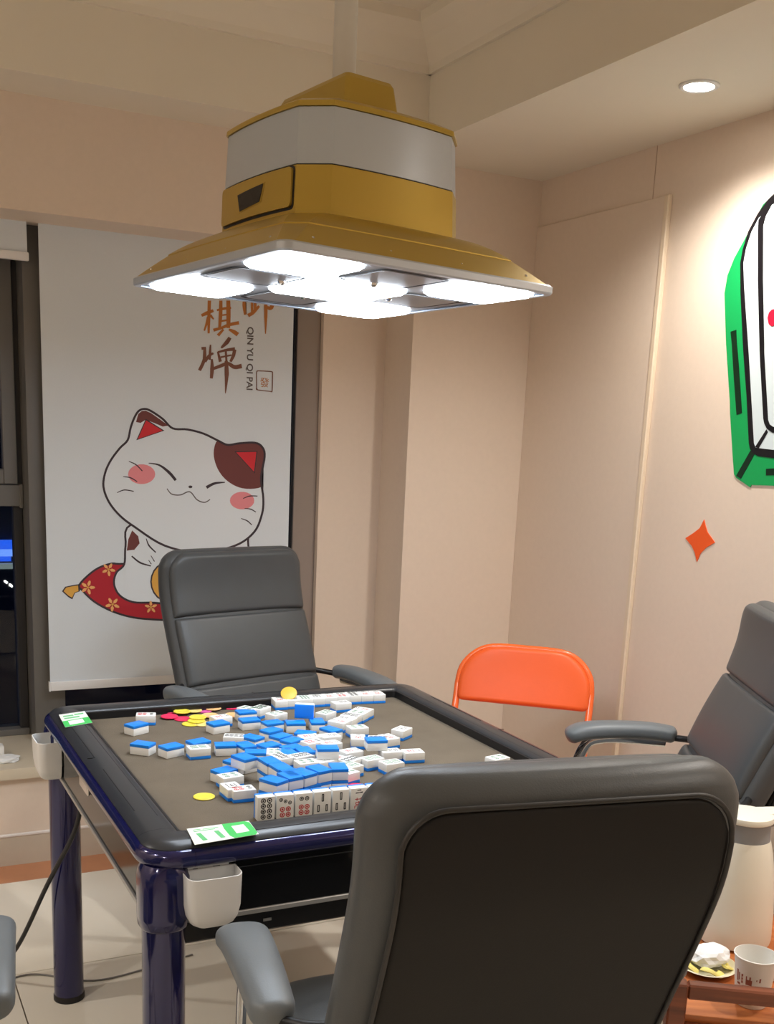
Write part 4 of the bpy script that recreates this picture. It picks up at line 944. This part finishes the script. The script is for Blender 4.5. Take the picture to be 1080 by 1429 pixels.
# plate with peel and a crumpled tissue
c = at(985, 1352, 2, ZT); pl = empty('snack_plate', (c.x, c.y, ZT)); tag(pl, 'small white plate of pale yellow peel beside the paper cup', 'plate')
lathe('plate', [(.03, .0005), (.034, .001), (.052, .010), (.054, .0115), (.052, .0125), (.033, .004), (.002, .0035)], mat('plate_cream', (228, 222, 190), .4), pl, 32)
M_PEEL = mat('peel_yellow', (226, 212, 120), .6, noise=.1, nscale=60)
for k in range(5):
    a = k*1.3+.4; p = [Vector((.022*math.cos(a)+.016*math.cos(a+t)*1.2, .022*math.sin(a)+.016*math.sin(a+t)*1.2, .012+.006*math.sin(t*2+k))) for t in (-1.2, -.4, .4, 1.2)]
    tube('peel', p, .0075, M_PEEL, pl, 8, flat=.35, smooth=3)
def tissue(name, loc, r, h, seed, label):
    rnd = random.Random(seed); bm = bmesh.new(); bmesh.ops.create_icosphere(bm, subdivisions=3, radius=1)
    fr = [(Vector((rnd.uniform(-1, 1), rnd.uniform(-1, 1), rnd.uniform(-1, 1)))*4, rnd.uniform(0, 6)) for _ in range(7)]
    for v in bm.verts:
        k = sum(abs(math.sin(v.co.dot(f)+p)) for f, p in fr)/7; d = v.co.normalized()*(.55+.65*k)
        v.co = Vector((d.x*r, d.y*r*.8, max(d.z, -.35)*h+h*.35))
    o = bm_obj(name, bm, mat('tissue_white', (234, 236, 236), .85)); o.location = loc
    for f in o.data.polygons: f.use_smooth = False
    tag(o, label, 'tissue'); return o
tissue('crumpled_tissue', (c.x+.012, c.y+.008, ZT+.012),   .042, .022, 3, 'crumpled white tissue lying on the snack plate')
c2 = at(1082, 1372, 2, ZT); tissue('crumpled_tissue', (c2.x+.02, c2.y+.02, ZT+.0005), .03, .018, 5, 'crumpled white tissue right of the paper cup, at the picture edge')
# ================================================================== WINDOW SILL ODDS, CABLES
c = at(8, 1062, 2, .33); tissue('crumpled_tissue', (c.x, c.y, .3305), .045, .014, 11, 'flat crumpled tissue on the window sill')
c = at(-2, 1056, 2, .33); sc_ = empty('white_box', (c.x-.012, c.y+.0, .345)); tag(sc_, 'small white tissue packet standing on the window sill', 'packet')
bm = bmesh.new(); abox(bm, (-.03, -.022, 0), (.028, .022, .04), .004, 2); bm_obj('packet', bm, M_PAPER, sc_, angle=40)
bm = bmesh.new(); abox(bm, (-.018, -.004, .0395), (.016, .004, .0425), .001, 1); bm_obj('packet_slit', bm, M_SILVER, sc_)
sc_.location.z = .3305; sc_.location.x -= .0
cab = tube('power_cable', [(-.44, .28, .56), (-.455, .31, .48), (-.50, .40, .33), (-.56, .52, .12), (-.62, .60, .02), (-.70, .58, .006), (-.85, .66, .006), (-1.1, .9, .006)], .0055, M_BLACKP, None, 10, smooth=8); tag(cab, 'black power cable hanging from under the table at the left', 'cable')
cab2 = tube('thin_cable', [(-.85, .50, .003), (-.64, .555, .003), (-.54, .596, .003), (-.48, .575, .003), (-.43, .53, .003), (-.33, .50, .003), (-.1, .55, .003)], .0025, mat('cable_grey', (120, 118, 116), .5), None, 8, smooth=6); tag(cab2, 'thin grey cable lying on the floor tiles behind the left leg', 'cable')
